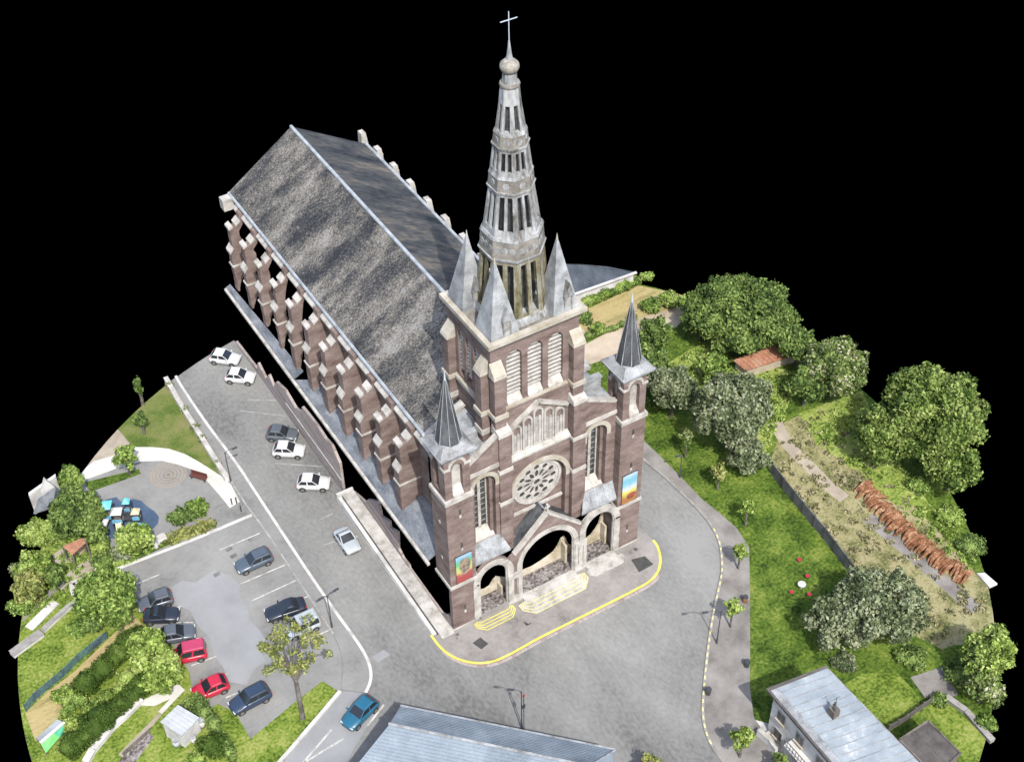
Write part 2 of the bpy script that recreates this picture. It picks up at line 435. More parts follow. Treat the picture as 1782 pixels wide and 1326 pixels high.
# car park
lot = [(-36.70,25.30),(-28.70,24.81),(-21.69,24.71),(-21.34,21.78),(-21.29,16.49),(-21.27,10.50),(-21.23,6.02),(-21.70,3.31),(-23.48,-0.27),(-23.85,-0.04),(-24.58,1.58),(-27.77,0.82),(-32.75,-0.58),(-33.01,-0.13),(-33.06,2.70),(-34.12,4.56),(-35.95,4.06),(-35.84,6.32),(-35.00,9.26),(-35.14,13.35),(-36.20,16.48),(-36.24,19.89),(-36.96,22.07)]
sheet('car_park', lot, .024, 'lot')
sheet('car_park_patch', [(-33.49,19.89),(-31.29,20.27),(-30.31,19.30),(-28.07,19.84),(-27.01,18.46),(-26.55,16.58),(-27.13,15.55),(-26.91,14.03),(-27.53,12.05),(-27.26,10.71),(-27.16,9.00),(-28.15,8.16),(-28.24,6.61),(-29.72,6.27),(-30.88,4.98),(-32.22,6.28),(-32.01,8.18),(-32.23,9.91),(-31.71,12.02),(-32.18,13.96),(-32.15,16.30),(-33.15,17.78)], .029, 'lotpatch')
for a in ([(-26.48,22.02),(-22.01,21.91)], [(-26.44,16.69),(-21.50,16.56)], [(-26.36,14.09),(-21.48,14.11)], [(-23.54,11.75),(-21.38,11.60)],
          [(-24.19,6.74),(-21.29,6.66)], [(-36.48,22.38),(-32.94,22.27)], [(-35.39,16.56),(-32.43,14.70)], [(-34.55,9.93),(-32.07,9.66)],
          [(-33.68,13.25),(-32.27,12.28)], [(-34.19,7.20),(-31.83,7.20)], [(-33.18,4.73),(-31.69,4.63)], [(-33.56,17.35),(-32.62,17.27)]):
    strip('parking_line', a, .13, .036, 'whitepaint')
strip('kerb', [(-36.70,25.30),(-28.70,24.81),(-21.69,24.71)], .4, .05, 'concrete')
for p in ((-28.01,19.09), (-25.61,21.57), (-25.58,20.45), (-23.08,21.56)):
    strip('oil_stain', [(p[0] - .35, p[1]), (p[0] + .35, p[1] + .1)], .5, .031, 'asphalt')
# parking lines on the road beside the church
for a in ([(-14.75,41.39),(-11.51,39.23)], [(-16.28,40.21),(-12.04,36.52)], [(-16.38,45.66),(-14.08,44.09)], [(-16.39,30.45),(-12.20,27.19)], [(-15.91,20.26),(-14.18,20.33)], [(-17.00,16.90),(-15.35,16.60)]):
    strip('parking_line', a, .14, .006, 'palepaint')
sheet('road_patch', [(-19.20,1.59),(-17.87,1.72),(-17.64,0.85),(-19.12,0.66)], .006, 'lotpatch')

# verge and side road at the bottom
sheet('verge', [(-27.77,0.82),(-24.58,1.58),(-23.82,-0.21),(-28.67,-2.84),(-32.41,-4.91),(-37.78,-6.98),(-42.10,-4.28),(-36.51,-1.37),(-32.75,-0.58)], .03, 'brightlawn')
sheet('side_pavement', [(-23.54,-0.39),(-21.53,-1.95),(-21.26,-3.79),(-23.16,-5.12),(-26.83,-7.70),(-30.39,-10.26),(-35.60,-7.01),(-28.63,-2.87)], .018, 'lotpatch')
for a in ([(-25.70,-5.20),(-29.84,-5.54)], [(-20.83,-3.90),(-23.16,-5.12)], [(-26.14,-3.70),(-29.93,-5.49)]):
    strip('edging_line', a, .2, .025, 'whitepaint')

# allotments at the lower left
allot = [(-45.77,43.45),(-42.26,34.45),(-38.50,34.47),(-36.70,31.43),(-35.82,29.47),(-36.34,26.30),(-36.67,24.53),(-36.96,22.07),(-36.24,19.89),(-36.20,16.48),(-35.14,13.35),(-35.00,9.26),(-35.84,6.32),(-35.95,4.06),(-34.12,4.56),(-33.06,2.70),(-33.01,-0.13),(-33.20,-1.60),(-39.51,-5.90),(-47.94,-5.79),(-56.38,-0.53),(-53.97,26.79)]
sheet('allotment_grass', allot, .014, 'brightlawn')
sheet('mown_strip', [(-37.20,18.62),(-36.69,16.79),(-42.95,14.40),(-45.64,13.21),(-47.97,10.39),(-50.02,9.63),(-49.87,13.21),(-47.03,14.46),(-44.37,15.29),(-40.54,17.14)], .02, 'straw')
sheet('courtyard', [(-38.14,28.39),(-37.87,26.18),(-38.63,25.05),(-39.68,25.53),(-40.31,25.84),(-41.97,25.56),(-43.31,25.88),(-43.75,25.98),(-42.19,27.10)], .02, 'beige')
sheet('track', [(-46.07,25.20),(-43.12,26.46),(-41.29,27.07),(-41.08,26.41),(-42.96,25.66),(-45.28,24.53),(-46.90,23.86)], .022, 'sidewalk')
sheet('terrace', [(-42.01,30.41),(-40.14,31.25),(-38.16,31.22),(-38.14,30.00),(-39.12,28.96),(-40.14,28.68),(-41.45,29.33)], .022, 'beige')
sheet('garden_path', [(-41.05,8.74),(-39.98,8.68),(-36.43,8.61),(-36.12,7.64),(-38.98,6.25),(-39.20,6.69),(-37.72,7.42),(-39.29,7.49)], .02, 'whitepath')
sheet('garden_path', [(-39.16,6.51),(-39.02,6.13),(-43.74,3.71),(-43.97,4.28)], .02, 'beige')
sheet('vegetable_bed', [(-44.31,3.50),(-40.76,5.15),(-40.53,4.28),(-43.71,2.15)], .02, 'tile')

# fields beyond the church on the right
sheet('straw_field', [(13, 40)] + [(27.16,33.94),(35.54,34.36),(39.68,29.17),(35.35,28.09),(27.35,28.93),(24.16,29.44)], .026, 'straw')
sheet('dirt_track', [(20.84,25.44),(23.58,28.57),(27.59,29.03),(32.51,28.98),(38.00,28.11),(37.74,26.57),(34.69,25.29),(30.45,26.08),(25.44,24.94)], .03, 'dirt')
sheet('rough_meadow', [(30.00,1.52),(35.27,5.44),(41.56,5.37),(39.12,-5.97),(38.47,-16.29),(37.15,-25.29),(34.77,-28.00),(28.05,-27.04),(26.19,-22.63),(27.24,-16.47),(28.10,-9.30)], .026, 'rough')
sheet('lawn_clearing', [(28.87,20.36),(35.07,21.29),(36.26,14.50),(40.03,13.30),(42.52,10.54),(33.86,5.24),(30.19,2.75),(32.73,13.23),(28.21,14.94)], .03, 'clearing')
sheet('lawn_clearing', [(37.55,5.66),(46.20,4.72),(41.91,-5.67),(40.30,-12.69),(37.21,-10.74),(36.76,-3.98),(36.19,1.08)], .032, 'clearing')
sheet('dirt_track', ribbon(smooth_line([(34.45,5.96),(33.52,3.62),(33.14,0.89),(33.16,-1.70),(32.94,-4.61),(33.22,-7.06)]), 1.5), .034, 'beige')
sheet('dirt_track', ribbon(smooth_line([(33.52,-10.35),(33.84,-15.23),(34.11,-20.79),(34.30,-25.38)]), 1.6), .034, 'sidewalk')
sheet('garden_lawn', [(17.38,-25.07),(19.56,-25.05),(22.43,-26.69),(22.46,-29.77),(21.12,-31.18),(16.92,-31.12)], .03, 'brightlawn')
sheet('garden_lawn', [(22.24,-30.77),(24.06,-31.15),(24.51,-36.94),(22.54,-38.53),(20.95,-37.26)], .03, 'brightlawn')
sheet('patio', [(23.18,-27.78),(26.61,-28.52),(25.66,-31.62),(23.83,-31.39),(22.74,-30.25)], .034, 'sidewalk')
sheet('rough_clearing', [(27.66,-21.04),(33.06,-21.87),(33.38,-26.30),(30.89,-28.02),(28.29,-26.79)], .034, 'rough')
sheet('drive', [(7.61,-23.62),(7.52,-25.24),(7.42,-28.81),(5.86,-32.88),(8.01,-34.22),(8.65,-29.58),(8.93,-25.18)], .04, 'concrete')

# iron covers on the forecourt
for q in ([(8.95,-1.87),(10.42,-2.25),(10.54,-3.60),(8.68,-3.68)], [(-10.22,-2.27),(-9.20,-2.09),(-8.92,-3.16),(-9.84,-3.39)]):
    sheet('drain_cover', q, .137, 'drain')
for p in ((-4.36,-3.06), (10.25,-1.05), (-11.04,-0.77)):
    sheet('drain_cover', [(p[0] - .28, p[1] - .28), (p[0] + .28, p[1] - .28), (p[0] + .28, p[1] + .28), (p[0] - .28, p[1] + .28)], .137, 'tile')

# ================================================================== the church
church = thing('church', 'red brick church with slate roof and openwork stone spire standing over the square', 'church')
def part(b, name, m, parent=church, smooth=False): return b.build(name, m, parent, smooth)

# --- nave roof -----------------------------------------------------
RZ, EX, EZ = 24.9, 8.85, 19.65
Y0, Y1 = 7.4, 54.4
nr = MB()
nr.hexa([(-EX, Y0, EZ - .2), (-EX, Y1 - .8, EZ - .2), (0, Y1, RZ - .2), (0, Y0, RZ - .2)], [(-EX, Y0, EZ), (-EX, Y1 - .8, EZ), (0, Y1, RZ), (0, Y0, RZ)])
roof_l = part(nr, 'nave_roof', 'slateL')
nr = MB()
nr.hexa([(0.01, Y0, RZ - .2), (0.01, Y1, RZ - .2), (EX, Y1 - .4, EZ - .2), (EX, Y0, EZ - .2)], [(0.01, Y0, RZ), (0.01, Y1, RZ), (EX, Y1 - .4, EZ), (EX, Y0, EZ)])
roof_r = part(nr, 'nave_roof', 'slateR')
part(MB().tube([(0, Y0, RZ + .05), (0, Y1, RZ + .03)], .2, 8), 'ridge_cap', 'ridge', roof_l)
part(MB().tube([(-EX - .02, Y0 - .2, EZ), (-EX - .02, Y1 - .9, EZ)], .17, 6), 'gutter', 'ridge', roof_l)
part(MB().tube([(EX + .02, Y0, EZ + .02), (EX + .02, Y1 - .4, EZ + .02)], .22, 6), 'gutter', 'ridge', roof_r)
part(MB().bar((EX, Y1 - .6, EZ), (EX, Y1 - .6, EZ + 1.0), .07), 'finial', 'gilt', roof_r)
# raking coping where the roof ends behind the tower
part(MB().bar((-EX - .3, Y0 - .25, EZ + .25), (-4.9, Y0 - .25, EZ + .25 + 4.05 * (RZ - EZ) / EX), .7, .35), 'gable_coping', 'stone')
part(MB().bar((EX + .3, Y0 - .25, EZ + .25), (4.5, Y0 - .25, EZ + .25 + 4.5 * (RZ - EZ) / EX), .7, .35), 'gable_coping', 'stone')
gw = MB().plate([(-8.7, 9), (-4.8, 9), (-4.8, 21.9), (-8.7, 19.6)], [], front(Y0 - .2), .4)
part(gw, 'gable_wall', 'brick')
gw = MB().plate([(8.7, 9), (4.45, 9), (4.45, 22.1), (8.7, 19.6)], [], front(Y0 - .2), .4)
part(gw, 'gable_wall', 'brick')

# --- clerestory, buttresses, aisle ---------------------------------
wall_poly = [(3.0, 9.3), (28.2, 9.3), (28.9, 13.5), (30.0, 16.6), (32.5, 18.2), (53, 18.75), (53, 19.4), (3.0, 19.4)]
part(MB().plate(wall_poly, [], side(-8.7), .35), 'clerestory_wall', 'brick')
PITCH = 4.03
BY = [9.4 + PITCH * k for k in range(11)]
def buttress_mesh():
    b = MB()
    prof = [(-8.72, 8.6), (-11.05, 8.2), (-11.05, 14.35), (-10.72, 14.95), (-10.72, 17.55), (-10.35, 17.75), (-9.9, 17.75), (-9.4, 18.35), (-9.35, 19.25), (-8.72, 19.25)]
    b.extr([(x, 0, z) for x, z in prof], (0, 1.05, 0))
    return b
def cap_mesh(x0, z0, x1, z1, t=.3, over=.12):
    b = MB()
    b.extr([(x0 - .12, -over, z0), (x0 - .12, -over, z0 + t), (x1, -over, z1 + t), (x1 + .05, -over, z1)], (0, 1.05 + 2 * over, 0))
    return b
bt = part(buttress_mesh(), 'buttress', 'brick')
def add_caps(b):
    part(cap_mesh(-10.72, 17.5, -10.36, 17.75, .28, .06), 'cap_stone', 'stone', b)
    part(cap_mesh(-9.85, 17.78, -9.4, 18.25, .22, .06), 'cap_stone', 'stone', b)
    part(cap_mesh(-11.05, 14.25, -10.7, 14.88, .28, .07), 'cap_stone', 'stone', b)
add_caps(bt)
part(MB().box(-11.17, -8.74, -.1, 1.15, 12.4, 12.62), 'string_course', 'stone', bt)
bt.location = (0, BY[0], 0)
butts = [bt]
# towards the far end only the outer half of each buttress is left
ero = part(MB().extr([(x, 0, z) for x, z in [(-11.05, 8.3), (-11.05, 14.35), (-10.72, 14.95), (-10.72, 17.55), (-10.35, 17.75), (-9.9, 17.75), (-9.4, 18.35), (-9.35, 19.25), (-8.72, 19.25), (-8.72, 18.75), (-9.25, 17.6), (-9.7, 15.2), (-9.85, 12.2), (-10.35, 10.0), (-10.8, 8.3)]], (0, .95, 0)), 'buttress', 'brick')
add_caps(ero)
part(MB().box(-11.17, -9.8, -.1, 1.05, 12.4, 12.62), 'string_course', 'stone', ero)
ero.location = (0, BY[6], 0)
for y in BY[1:6]:
    c = copy_tree(bt, church); c.location = (0, y, 0); butts.append(c)
rg = random.Random(11)
def ragged(y):
    j = lambda s: rg.uniform(-s, s)
    out = [(-11.05, 14.35), (-10.72, 14.95), (-10.72, 17.55), (-10.35, 17.75), (-9.9, 17.75), (-9.4, 18.35), (-9.35, 19.25), (-8.72, 19.25), (-8.72, 18.75 + j(.3)), (-9.2 + j(.15), 17.7)]
    z = 17.0
    while z > 10.6:
        t = (17.0 - z) / 6.4
        out.append((-9.55 - .35 * t + j(.16), z)); z -= rg.uniform(.5, .9)
    zb = 8.5 + rg.uniform(0, .9)
    out += [(-10.3 + j(.15), 10.2), (-10.6 + j(.1), 9.4), (-10.8, zb), (-11.0, zb + .1), (-10.98, 10.6), (-11.05, 11.6)]
    b = part(MB().extr([(x, 0, z_) for x, z_ in out[::-1]], (0, rg.uniform(.7, .95), 0)), 'buttress', 'brick')
    add_caps(b)
    part(MB().box(-11.17, -9.85, -.1, 1.0, 12.4, 12.62), 'string_course', 'stone', b)
    b.location = (0, y, 0)
for y in BY[7:]:
    ragged(y)
for y in BY + [BY[-1] + PITCH]:
    c = copy_tree(bt, church); c.location = (0, y, 0); c.scale = (-1, 1, 1)
for y in BY[5:] + [BY[-1] + PITCH]:      # white heads that show above the right-hand eaves
    y = y + 1.9
    part(MB().hexa([(9.05, y, 18.2), (9.95, y, 18.2), (9.95, y + .95, 18.2), (9.05, y + .95, 18.2)], [(9.1, y, 20.0), (9.7, y, 20.0), (9.7, y + .95, 20.0), (9.1, y + .95, 20.0)]), 'buttress_head', 'stone')
ys = [5.6] + [y + 1.05 for y in BY]; ye = BY + [52.0]
for a, c in zip(ys, ye):
    b = MB().extr([(-9.25, a + .25, 18.65), (-9.25, a + .25, 18.85), (-8.75, a + .25, 19.25), (-8.75, a + .25, 18.65)], (0, c - a - .5, 0))
    part(b, 'cornice_stone', 'stone')
part(MB().box(-10.1, -8.8, 52.3, 53.5, 18.2, 19.6), 'cap_stone', 'stone')
# aisle roof: whole near the square, only its outer edge left towards the far end
ar = MB().hexa([(-12.0, 2.85, 8.2), (-12.0, 33.0, 8.2), (-8.75, 29.0, 9.75), (-8.75, 2.85, 9.75)], [(-12.0, 2.85, 8.4), (-12.0, 33.0, 8.4), (-8.75, 29.0, 9.95), (-8.75, 2.85, 9.95)])
aisle = part(ar, 'aisle_roof', 'aisle')
ar = MB().hexa([(-12.0, 33.003, 8.2), (-12.0, 51.6, 8.2), (-11.25, 51.6, 8.56), (-10.6, 33.003, 8.87)], [(-12.0, 33.003, 8.4), (-12.0, 51.6, 8.4), (-11.25, 51.6, 8.76), (-10.6, 33.003, 9.07)])
part(ar, 'aisle_roof', 'aisle')
part(MB().extr([(-12.12, 2.4, 8.22), (-12.12, 2.4, 8.5), (-11.85, 2.4, 8.54), (-11.85, 2.4, 8.3)], (0, 49.0, 0)), 'aisle_gutter', 'stone', aisle)

# what is left of the aisle wall at the foot of the void: ragged brick
far_top = [(22.4, 2.6), (22.4, 4.8), (19.3, 6.5), (25.6, 6.1), (27.6, 6.5), (31.4, 6.2), (33.0, 4.0), (36.2, 4.9), (38.8, 3.9), (40.0, 2.2), (41.0, 3.4), (42.4, 1.6), (44.3, 3.4), (45.0, .8), (47, .5), (51.5, .2)]
poly = [(51.5, 0.05), (22.4, 0.05), (22.4, 4.6), (24.0, 6.0), (25.6, 5.6), (27.6, 6.0), (31.4, 5.6), (31.8, 4.4), (33.6, 3.6), (36.2, 4.3), (38.8, 3.5), (40.0, 1.8), (41.0, 2.9), (42.4, 1.2), (44.3, 2.2), (45.0, .7), (47, .45), (51.5, .2)]
part(MB().plate(poly[::-1], [], side(-11.95), .3), 'aisle_wall_base', 'palebrick')
for z0, z1, ya, yb in ((1.9, 2.15, 22.5, 36.5),):
    part(MB().box(-12.03, -11.96, ya, yb, z0, z1), 'string_course', 'stone')
npx = [(18.89,1.74),(18.06,2.93),(15.42,5.07),(14.97,3.21),(13.04,4.23),(13.03,3.30),(11.20,4.86),(11.46,2.01),(10.52,1.47),(9.35,1.59),(9.14,-0.12),(8.10,0.09),(6.05,0.73),(5.89,-0.39),(2.49,0.47),(0.28,2.77)]
npx = [(y, max(.15, z - (.5 if y > 12 else 1.0))) for y, z in npx]
npoly = [(22.0, .05)] + npx + [(0.45, .05)]
part(MB().plate(npoly, [], side(-10.98), .25), 'aisle_wall_base', 'palebrick')

# --- access ramp along the left flank --------------------------------
ramp = thing('ramp', 'long white concrete access ramp with grey kerb along the left flank of the church', 'ramp', (0, 0, 0))
rb = MB().hexa([(-12.45, -.3, 0.02), (-11.05, -.3, 0.02), (-11.05, 21.6, 0.02), (-12.45, 21.6, 0.02)], [(-12.45, -.3, .17), (-11.05, -.3, .17), (-11.05, 21.6, .75), (-12.45, 21.6, .75)])
rb.build('ramp_deck', 'stone', ramp)
rb = MB().hexa([(-13.05, .6, 0.02), (-12.62, .6, 0.02), (-12.62, 21.4, 0.02), (-13.05, 21.4, 0.02)], [(-13.0, .6, .15), (-12.62, .6, .15), (-12.62, 21.4, .75), (-13.0, 21.4, .75)])
rb.build('side_kerb', 'concrete', ramp)
MB().box(-12.6, -12.48, 0, 21.3, .02, .08).build('groove_strip', 'drain', ramp)  # dark strip along the groove between ramp deck and side kerb
MB().box(-13.0, -11.05, 21.62, 21.9, .02, .95).build('end_wall', 'concrete', ramp)

# --- turrets ----------------------------------------------------------
def turret(X0, X1, solid_base):
    cx = (X0 + X1) / 2; w = X1 - X0
    b = MB()
    if solid_base:
        b.box(X0, X1, 0, 2.8, 0.0, 6.5)
    else:
        b.box(X0, X1, 0, .45, 0.0, 6.5)
    b.box(X0, X1, 0, 2.8, 6.52, 18.3)
    t = part(b, 'turret', 'brick')
    part(MB().box(X0 - .05, X1 + .04, -.07, 0.44, .13, .3), 'plinth', 'stone', t)
    part(MB().box(X0 - .12, X1 + .12, -.12, 2.9, 6.42, 6.8), 'string_course', 'stone', t)
    part(MB().box(X0 - .12, X1 + .12, -.14, 2.9, 18.25, 18.72), 'string_course', 'stone', t)
    # upper stage with a niche on the front and on the sides
    uy0 = .12
    u = MB()
    u.plate([(X0 + .1, 18.7), (X1 - .1, 18.7), (X1 - .1, 24.2), (X0 + .1, 24.2)], [arch(cx, .55, 22.2, .75, 19.2, 10)], front(uy0), .5)
    u.plate([(.62, 18.7), (2.68, 18.7), (2.68, 24.2), (.62, 24.2)], [arch(1.65, .5, 22.2, .7, 19.2, 10)], side(X0 + .1), .5)
    u.box(X1 - .6, X1 - .1, .63, 2.68, 18.7, 24.2); u.box(X0 + .61, X1 - .61, 2.2, 2.68, 18.7, 24.2)
    part(u, 'turret_stage', 'brick', t)
    part(MB().box(X0 + .62, X1 - .62, .58, .68, 18.9, 23.2), 'niche_panel', 'stone', t)
    part(MB().hexa([(cx - .54, -.02, 18.75), (cx + .54, -.02, 18.75), (cx + .54, .6, 18.75), (cx - .54, .6, 18.75)], [(cx - .54, -.0, 19.1), (cx + .54, -.0, 19.1), (cx + .54, .6, 19.9), (cx - .54, .6, 19.9)]), 'niche_sill', 'stone', t)
    part(MB().box(X0 + .56, X0 + .61, 1.1, 2.2, 18.9, 23.1), 'niche_panel', 'stone', t)
    # hood moulding that rises over the niche
    h = MB().plate([(X0, 22.5)] + arch(cx, .72, 22.5, .95, 22.5, 10)[1:-1] + [(X1, 22.5), (X1, 22.75)] + arch(cx, .92, 22.72, 1.1, 22.75, 10)[1:-1][::-1] + [(X0, 22.75)], [], front(uy0 - .12), .13)
    h.plate([(0.1, 22.5)] + arch(1.5, .65, 22.5, .9, 22.5, 8)[1:-1] + [(2.7, 22.5), (2.7, 22.75)] + arch(1.5, .85, 22.72, 1.05, 22.75, 8)[1:-1][::-1] + [(0.1, 22.75)], [], side(X0 - .02), .12)
    part(h, 'hood_moulding', 'stone', t)
    cy = 1.4
    # roof: flared square skirt and eight-sided needle with lead hips
    sk = MB()
    q = lambda r, z: [(cx - r, cy - r, z), (cx + r, cy - r, z), (cx + r, cy + r, z), (cx - r, cy + r, z)]
    sk.hexa(q(1.78, 24.15), q(1.8, 24.42))
    sk.hexa(q(1.76, 24.425), q(1.05, 25.15))
    part(sk, 'spire_skirt', 'zinc', t)
    R8 = 1.28
    rot = math.pi / 8
    part(MB().lathe([(R8, 24.75), (R8 * .62, 27.8), (.1, 32.0)], (cx, cy), 8, rot), 'turret_spire', 'slate', t)
    for k in range(8):
        a = rot + k * math.pi / 4
        hp = MB().tube([(cx + R8 * math.cos(a), cy + R8 * math.sin(a), 24.78), (cx + R8 * .62 * math.cos(a), cy + R8 * .62 * math.sin(a), 27.82), (cx + .1 * math.cos(a), cy + .1 * math.sin(a), 32.0)], [.045, .035, .025], 5)
        part(hp, 'lead_hip', 'lead', t)
    part(MB().tube([(cx, cy, 31.7), (cx, cy, 32.2), (cx, cy, 32.9)], [.13, .09, .03], 6), 'finial', 'gilt', t)
    for sx_ in (-1, 1):
        for sy_ in (-1, 1):
            part(MB().bar((cx + sx_ * 1.8, cy + sy_ * 1.8, 24.45), (cx + sx_ * 1.06, cy + sy_ * 1.06, 25.17), .09), 'lead_edge', 'lead', t)
    part(MB().bar((cx - 1.82, cy - 1.82, 24.42), (cx + 1.82, cy - 1.82, 24.42), .12), 'lead_edge', 'lead', t); part(MB().bar((cx - 1.82, cy - 1.7, 24.42), (cx - 1.82, cy + 1.82, 24.42), .12), 'lead_edge', 'lead', t)
    # slit windows with pale sills
    for z in ((16.7, 12.1, 2.9) if not solid_base else (16.75, 12.15, 3.0)):
        part(MB().box(cx - .1, cx + .1, -.03, .04, z - .35, z + .35), 'slit_window', 'glass', t)
        part(MB().box(cx - .12, cx + .12, -.06, .02, z - .75, z - .42), 'slit_sill', 'stone', t)
    for z in (15.5, 10.5):
        part(MB().box(X0 - .03, X0 + .04, 1.3, 1.5, z - .35, z + .35), 'slit_window', 'glass', t)
        part(MB().box(X0 - .06, X0 + .02, 1.28, 1.52, z - .75, z - .42), 'slit_sill', 'stone', t)
    return t
turret(-11.0, -8.2, False)
turret(8.2, 11.0, True)

# --- portal front -------------------------------------------------------
PL = (-6.33, 1.57, 5.2, 1.85); PC = (-.05, 3.05, 4.9, 3.15); PR = (6.12, 1.75, 5.3, 1.95)
def earc(cx, hw, z0, rise, n=12):
    return [(cx - hw * math.cos(math.pi * i / n), z0 + rise * math.sin(math.pi * i / n)) for i in range(n + 1)]
gabl = [(-8.2, .3), (-8.2, 6.6)] + earc(-6.33, 1.75, 6.6, 1.25) + [(-4.3, 7.0), (-3.6, 7.35), (-.1, 10.9), (3.5, 7.35), (4.1, 7.0)] + earc(6.12, 1.9, 6.6, 1.3) + [(8.2, 6.6), (8.2, .3)]
pf = MB().plate(gabl, [arch(p[0], p[1], p[2], p[3], .34) for p in (PL, PC, PR)], front(0.0), .32)
part(pf, 'portal_front', 'brick')
for p, w in ((PL, .7), (PC, .55), (PR, .7)):
    part(MB().plate(arch_band(p[0], p[1] + .02, p[2], p[3] + .02, .36, w), [], front(-.1), .4), 'portal_arch', 'stone')
    part(MB().plate(arch_band(p[0], p[1] - .1, p[2], p[3] - .1, .36, .1), [], front(.0), .2), 'arch_moulding', 'stone')
for a, c in (((-3.9, 7.15), (-.1, 11.0)), ((3.75, 7.15), (-.1, 11.0))):
    part(MB().bar((a[0], .1, a[1]), (c[0], .1, c[1]), .5, .28), 'gable_coping', 'stone')
fc = MB().box(-.2, 0.0, 0.0, .2, 11.0, 12.1); fc.box(-.42, .22, .05, .15, 11.55, 11.72)
part(fc, 'finial_cross', 'stone')
for x0, x1 in ((-4.72, -3.22), (3.12, 4.5)):
    part(MB().plate([(x0, .3), (x1, .3), (x1, 4.5), (x0, 4.5)], [[(x0 + .38, 1.0), (x1 - .38, 1.0), (x1 - .38, 3.8), (x0 + .38, 3.8)]], front(-.22), .21), 'pier_frame', 'stone')
    part(MB().box(x0 - .08, x1 + .08, -.3, -.02, .14, .42), 'pier_plinth', 'stone')
part(MB().box(-8.2, -7.98, -.1, 0.02, 5.2, 5.42), 'impost', 'stone'); part(MB().box(8.0, 8.6, -.1, .02, 5.2, 5.42), 'impost', 'stone')
part(MB().box(-8.6, -7.98, -.09, .02, 5.1, 5.35), 'impost', 'stone')
# small roofs over the portals
rl = part(MB().hexa([(-8.15, .1, 7.95), (-4.2, .1, 7.95), (-4.9, 1.0, 9.8), (-8.15, 1.0, 9.8)], [(-8.15, .1, 8.15), (-4.2, .1, 8.15), (-4.9, 1.0, 10.05), (-8.15, 1.0, 10.05)]), 'portal_roof', 'zinc')
rr = part(MB().hexa([(4.0, .1, 7.95), (8.15, .1, 7.95), (8.15, 1.0, 9.8), (4.7, 1.0, 9.8)], [(4.0, .1, 8.15), (8.15, .1, 8.15), (8.15, 1.0, 10.05), (4.7, 1.0, 10.05)]), 'portal_roof', 'zinc')
for r_, xs in ((rl, (-7.4, -6.6, -5.8)), (rr, (5.4, 6.2, 7.0))):
    for x in xs:
        part(MB().bar((x, .1, 8.17), (x - .05, .95, 10.0), .07, .06), 'roof_seam', 'lead', r_)
pr = MB().hexa([(-3.65, .35, 7.1), (-3.65, 2.0, 7.1), (-.1, 2.0, 10.65), (-.1, .35, 10.65)], [(-3.65, .35, 7.3), (-3.65, 2.0, 7.3), (-.1, 2.0, 10.85), (-.1, .35, 10.85)])
pr.hexa([(-.095, .35, 10.65), (-.095, 2.0, 10.65), (3.5, 2.0, 7.1), (3.5, .35, 7.1)], [(-.095, .35, 10.85), (-.095, 2.0, 10.85), (3.5, 2.0, 7.3), (3.5, .35, 7.3)])
pr = part(pr, 'porch_roof', 'slate')
part(MB().bar((-.1, .3, 10.9), (-.1, 2.0, 10.9), .14), 'ridge_cap', 'lead', pr)
# porch floor and the ragged pale foot of the doors
part(MB().box(-8.1, 8.1, .12, 2.25, .14, .35), 'porch_floor', 'tile')
for x0, x1 in ((-8.0, -4.75), (-3.2, 3.1), (4.4, 8.0)):
    part(MB().box(x0, x1, -.42 if x0 < -5 else -.75, .115, .136, .345), 'landing', 'stone' if x0 > -5 else 'paving')
jag = [(-8.0, 0.36), (-8.0, 1.25), (-7.4, 1.18), (-6.9, 1.47), (-6.2, 1.18), (-5.6, 1.32), (-5.2, 1.97), (-4.8, 2.26), (-4.4, 1.9), (-3.4, 1.18), (-2.4, 1.04), (-1.4, 1.18), (-0.6, 1.07), (0.4, 1.25), (1.2, 1.47), (2.0, 1.76), (2.5, 2.4), (2.9, 3.27), (3.3, 3.41), (3.8, 1.83), (4.6, 1.04), (5.2, 0.96), (5.8, 1.25), (6.6, 1.54), (7.1, 2.12), (7.5, 2.69), (7.9, 4.28), (8.0, 4.28), (8.0, 0.36)]
part(MB().plate(jag[::-1], [], front(2.0), .2), 'door_wall_base', 'cream')
for x in (-7.88, -4.7, -3.05, 2.95, 4.42, 7.8):
    part(MB().box(x - .12, x + .12, 1.2, 1.98, .36, 3.0 if x > 2 else 1.5), 'porch_side', 'cream')

M['dullstone'] = ramp_mat('trodden_step_stone', [(.13, .118, .085), (.18, .168, .135), (.23, .215, .18)], noise=.8, fine=.4)
# --- steps with yellow nosings --------------------------------------------
def steps(name, cx, hw, ybk, n, tread, rise, z0, mat, nosing, parent, splay):
    for k in range(n):
        e = tread * (n - k)
        x0, x1, y0 = cx - hw - e * splay, cx + hw + e * splay, ybk - e
        c = e * .55
        poly = [(x0, ybk), (x0, y0 + c), (x0 + c, y0), (x1 - c, y0), (x1, y0 + c), (x1, ybk)]
        st = MB().plate(poly, [], lambda u, v, d: (u, v, z0 + rise * (k + 1) - d), rise * (k + 1) - .01).build(name, mat, parent)
        if nosing:
            ln = [(p[0], p[1]) for p in poly]
            o = MB(); inn = []
            for a, b_ in zip(ln[:-1], ln[1:]):
                o.bar((a[0], a[1], z0 + rise * (k + 1) + .006), (b_[0], b_[1], z0 + rise * (k + 1) + .006), .085, .012)
            o.build('step_nosing', nosing, st)
flight = church
steps('step', -.05, 3.1, -.76, 4, .45, .055, .135, 'stone', 'paleyellow', church, .45)
steps('step', -6.7, 1.75, -.43, 4, .33, .055, .135, 'dullstone', 'yellowpaint', church, .35)
steps('step', 6.35, 1.95, -.76, 3, .36, .06, .135, 'stone', None, church, .3)

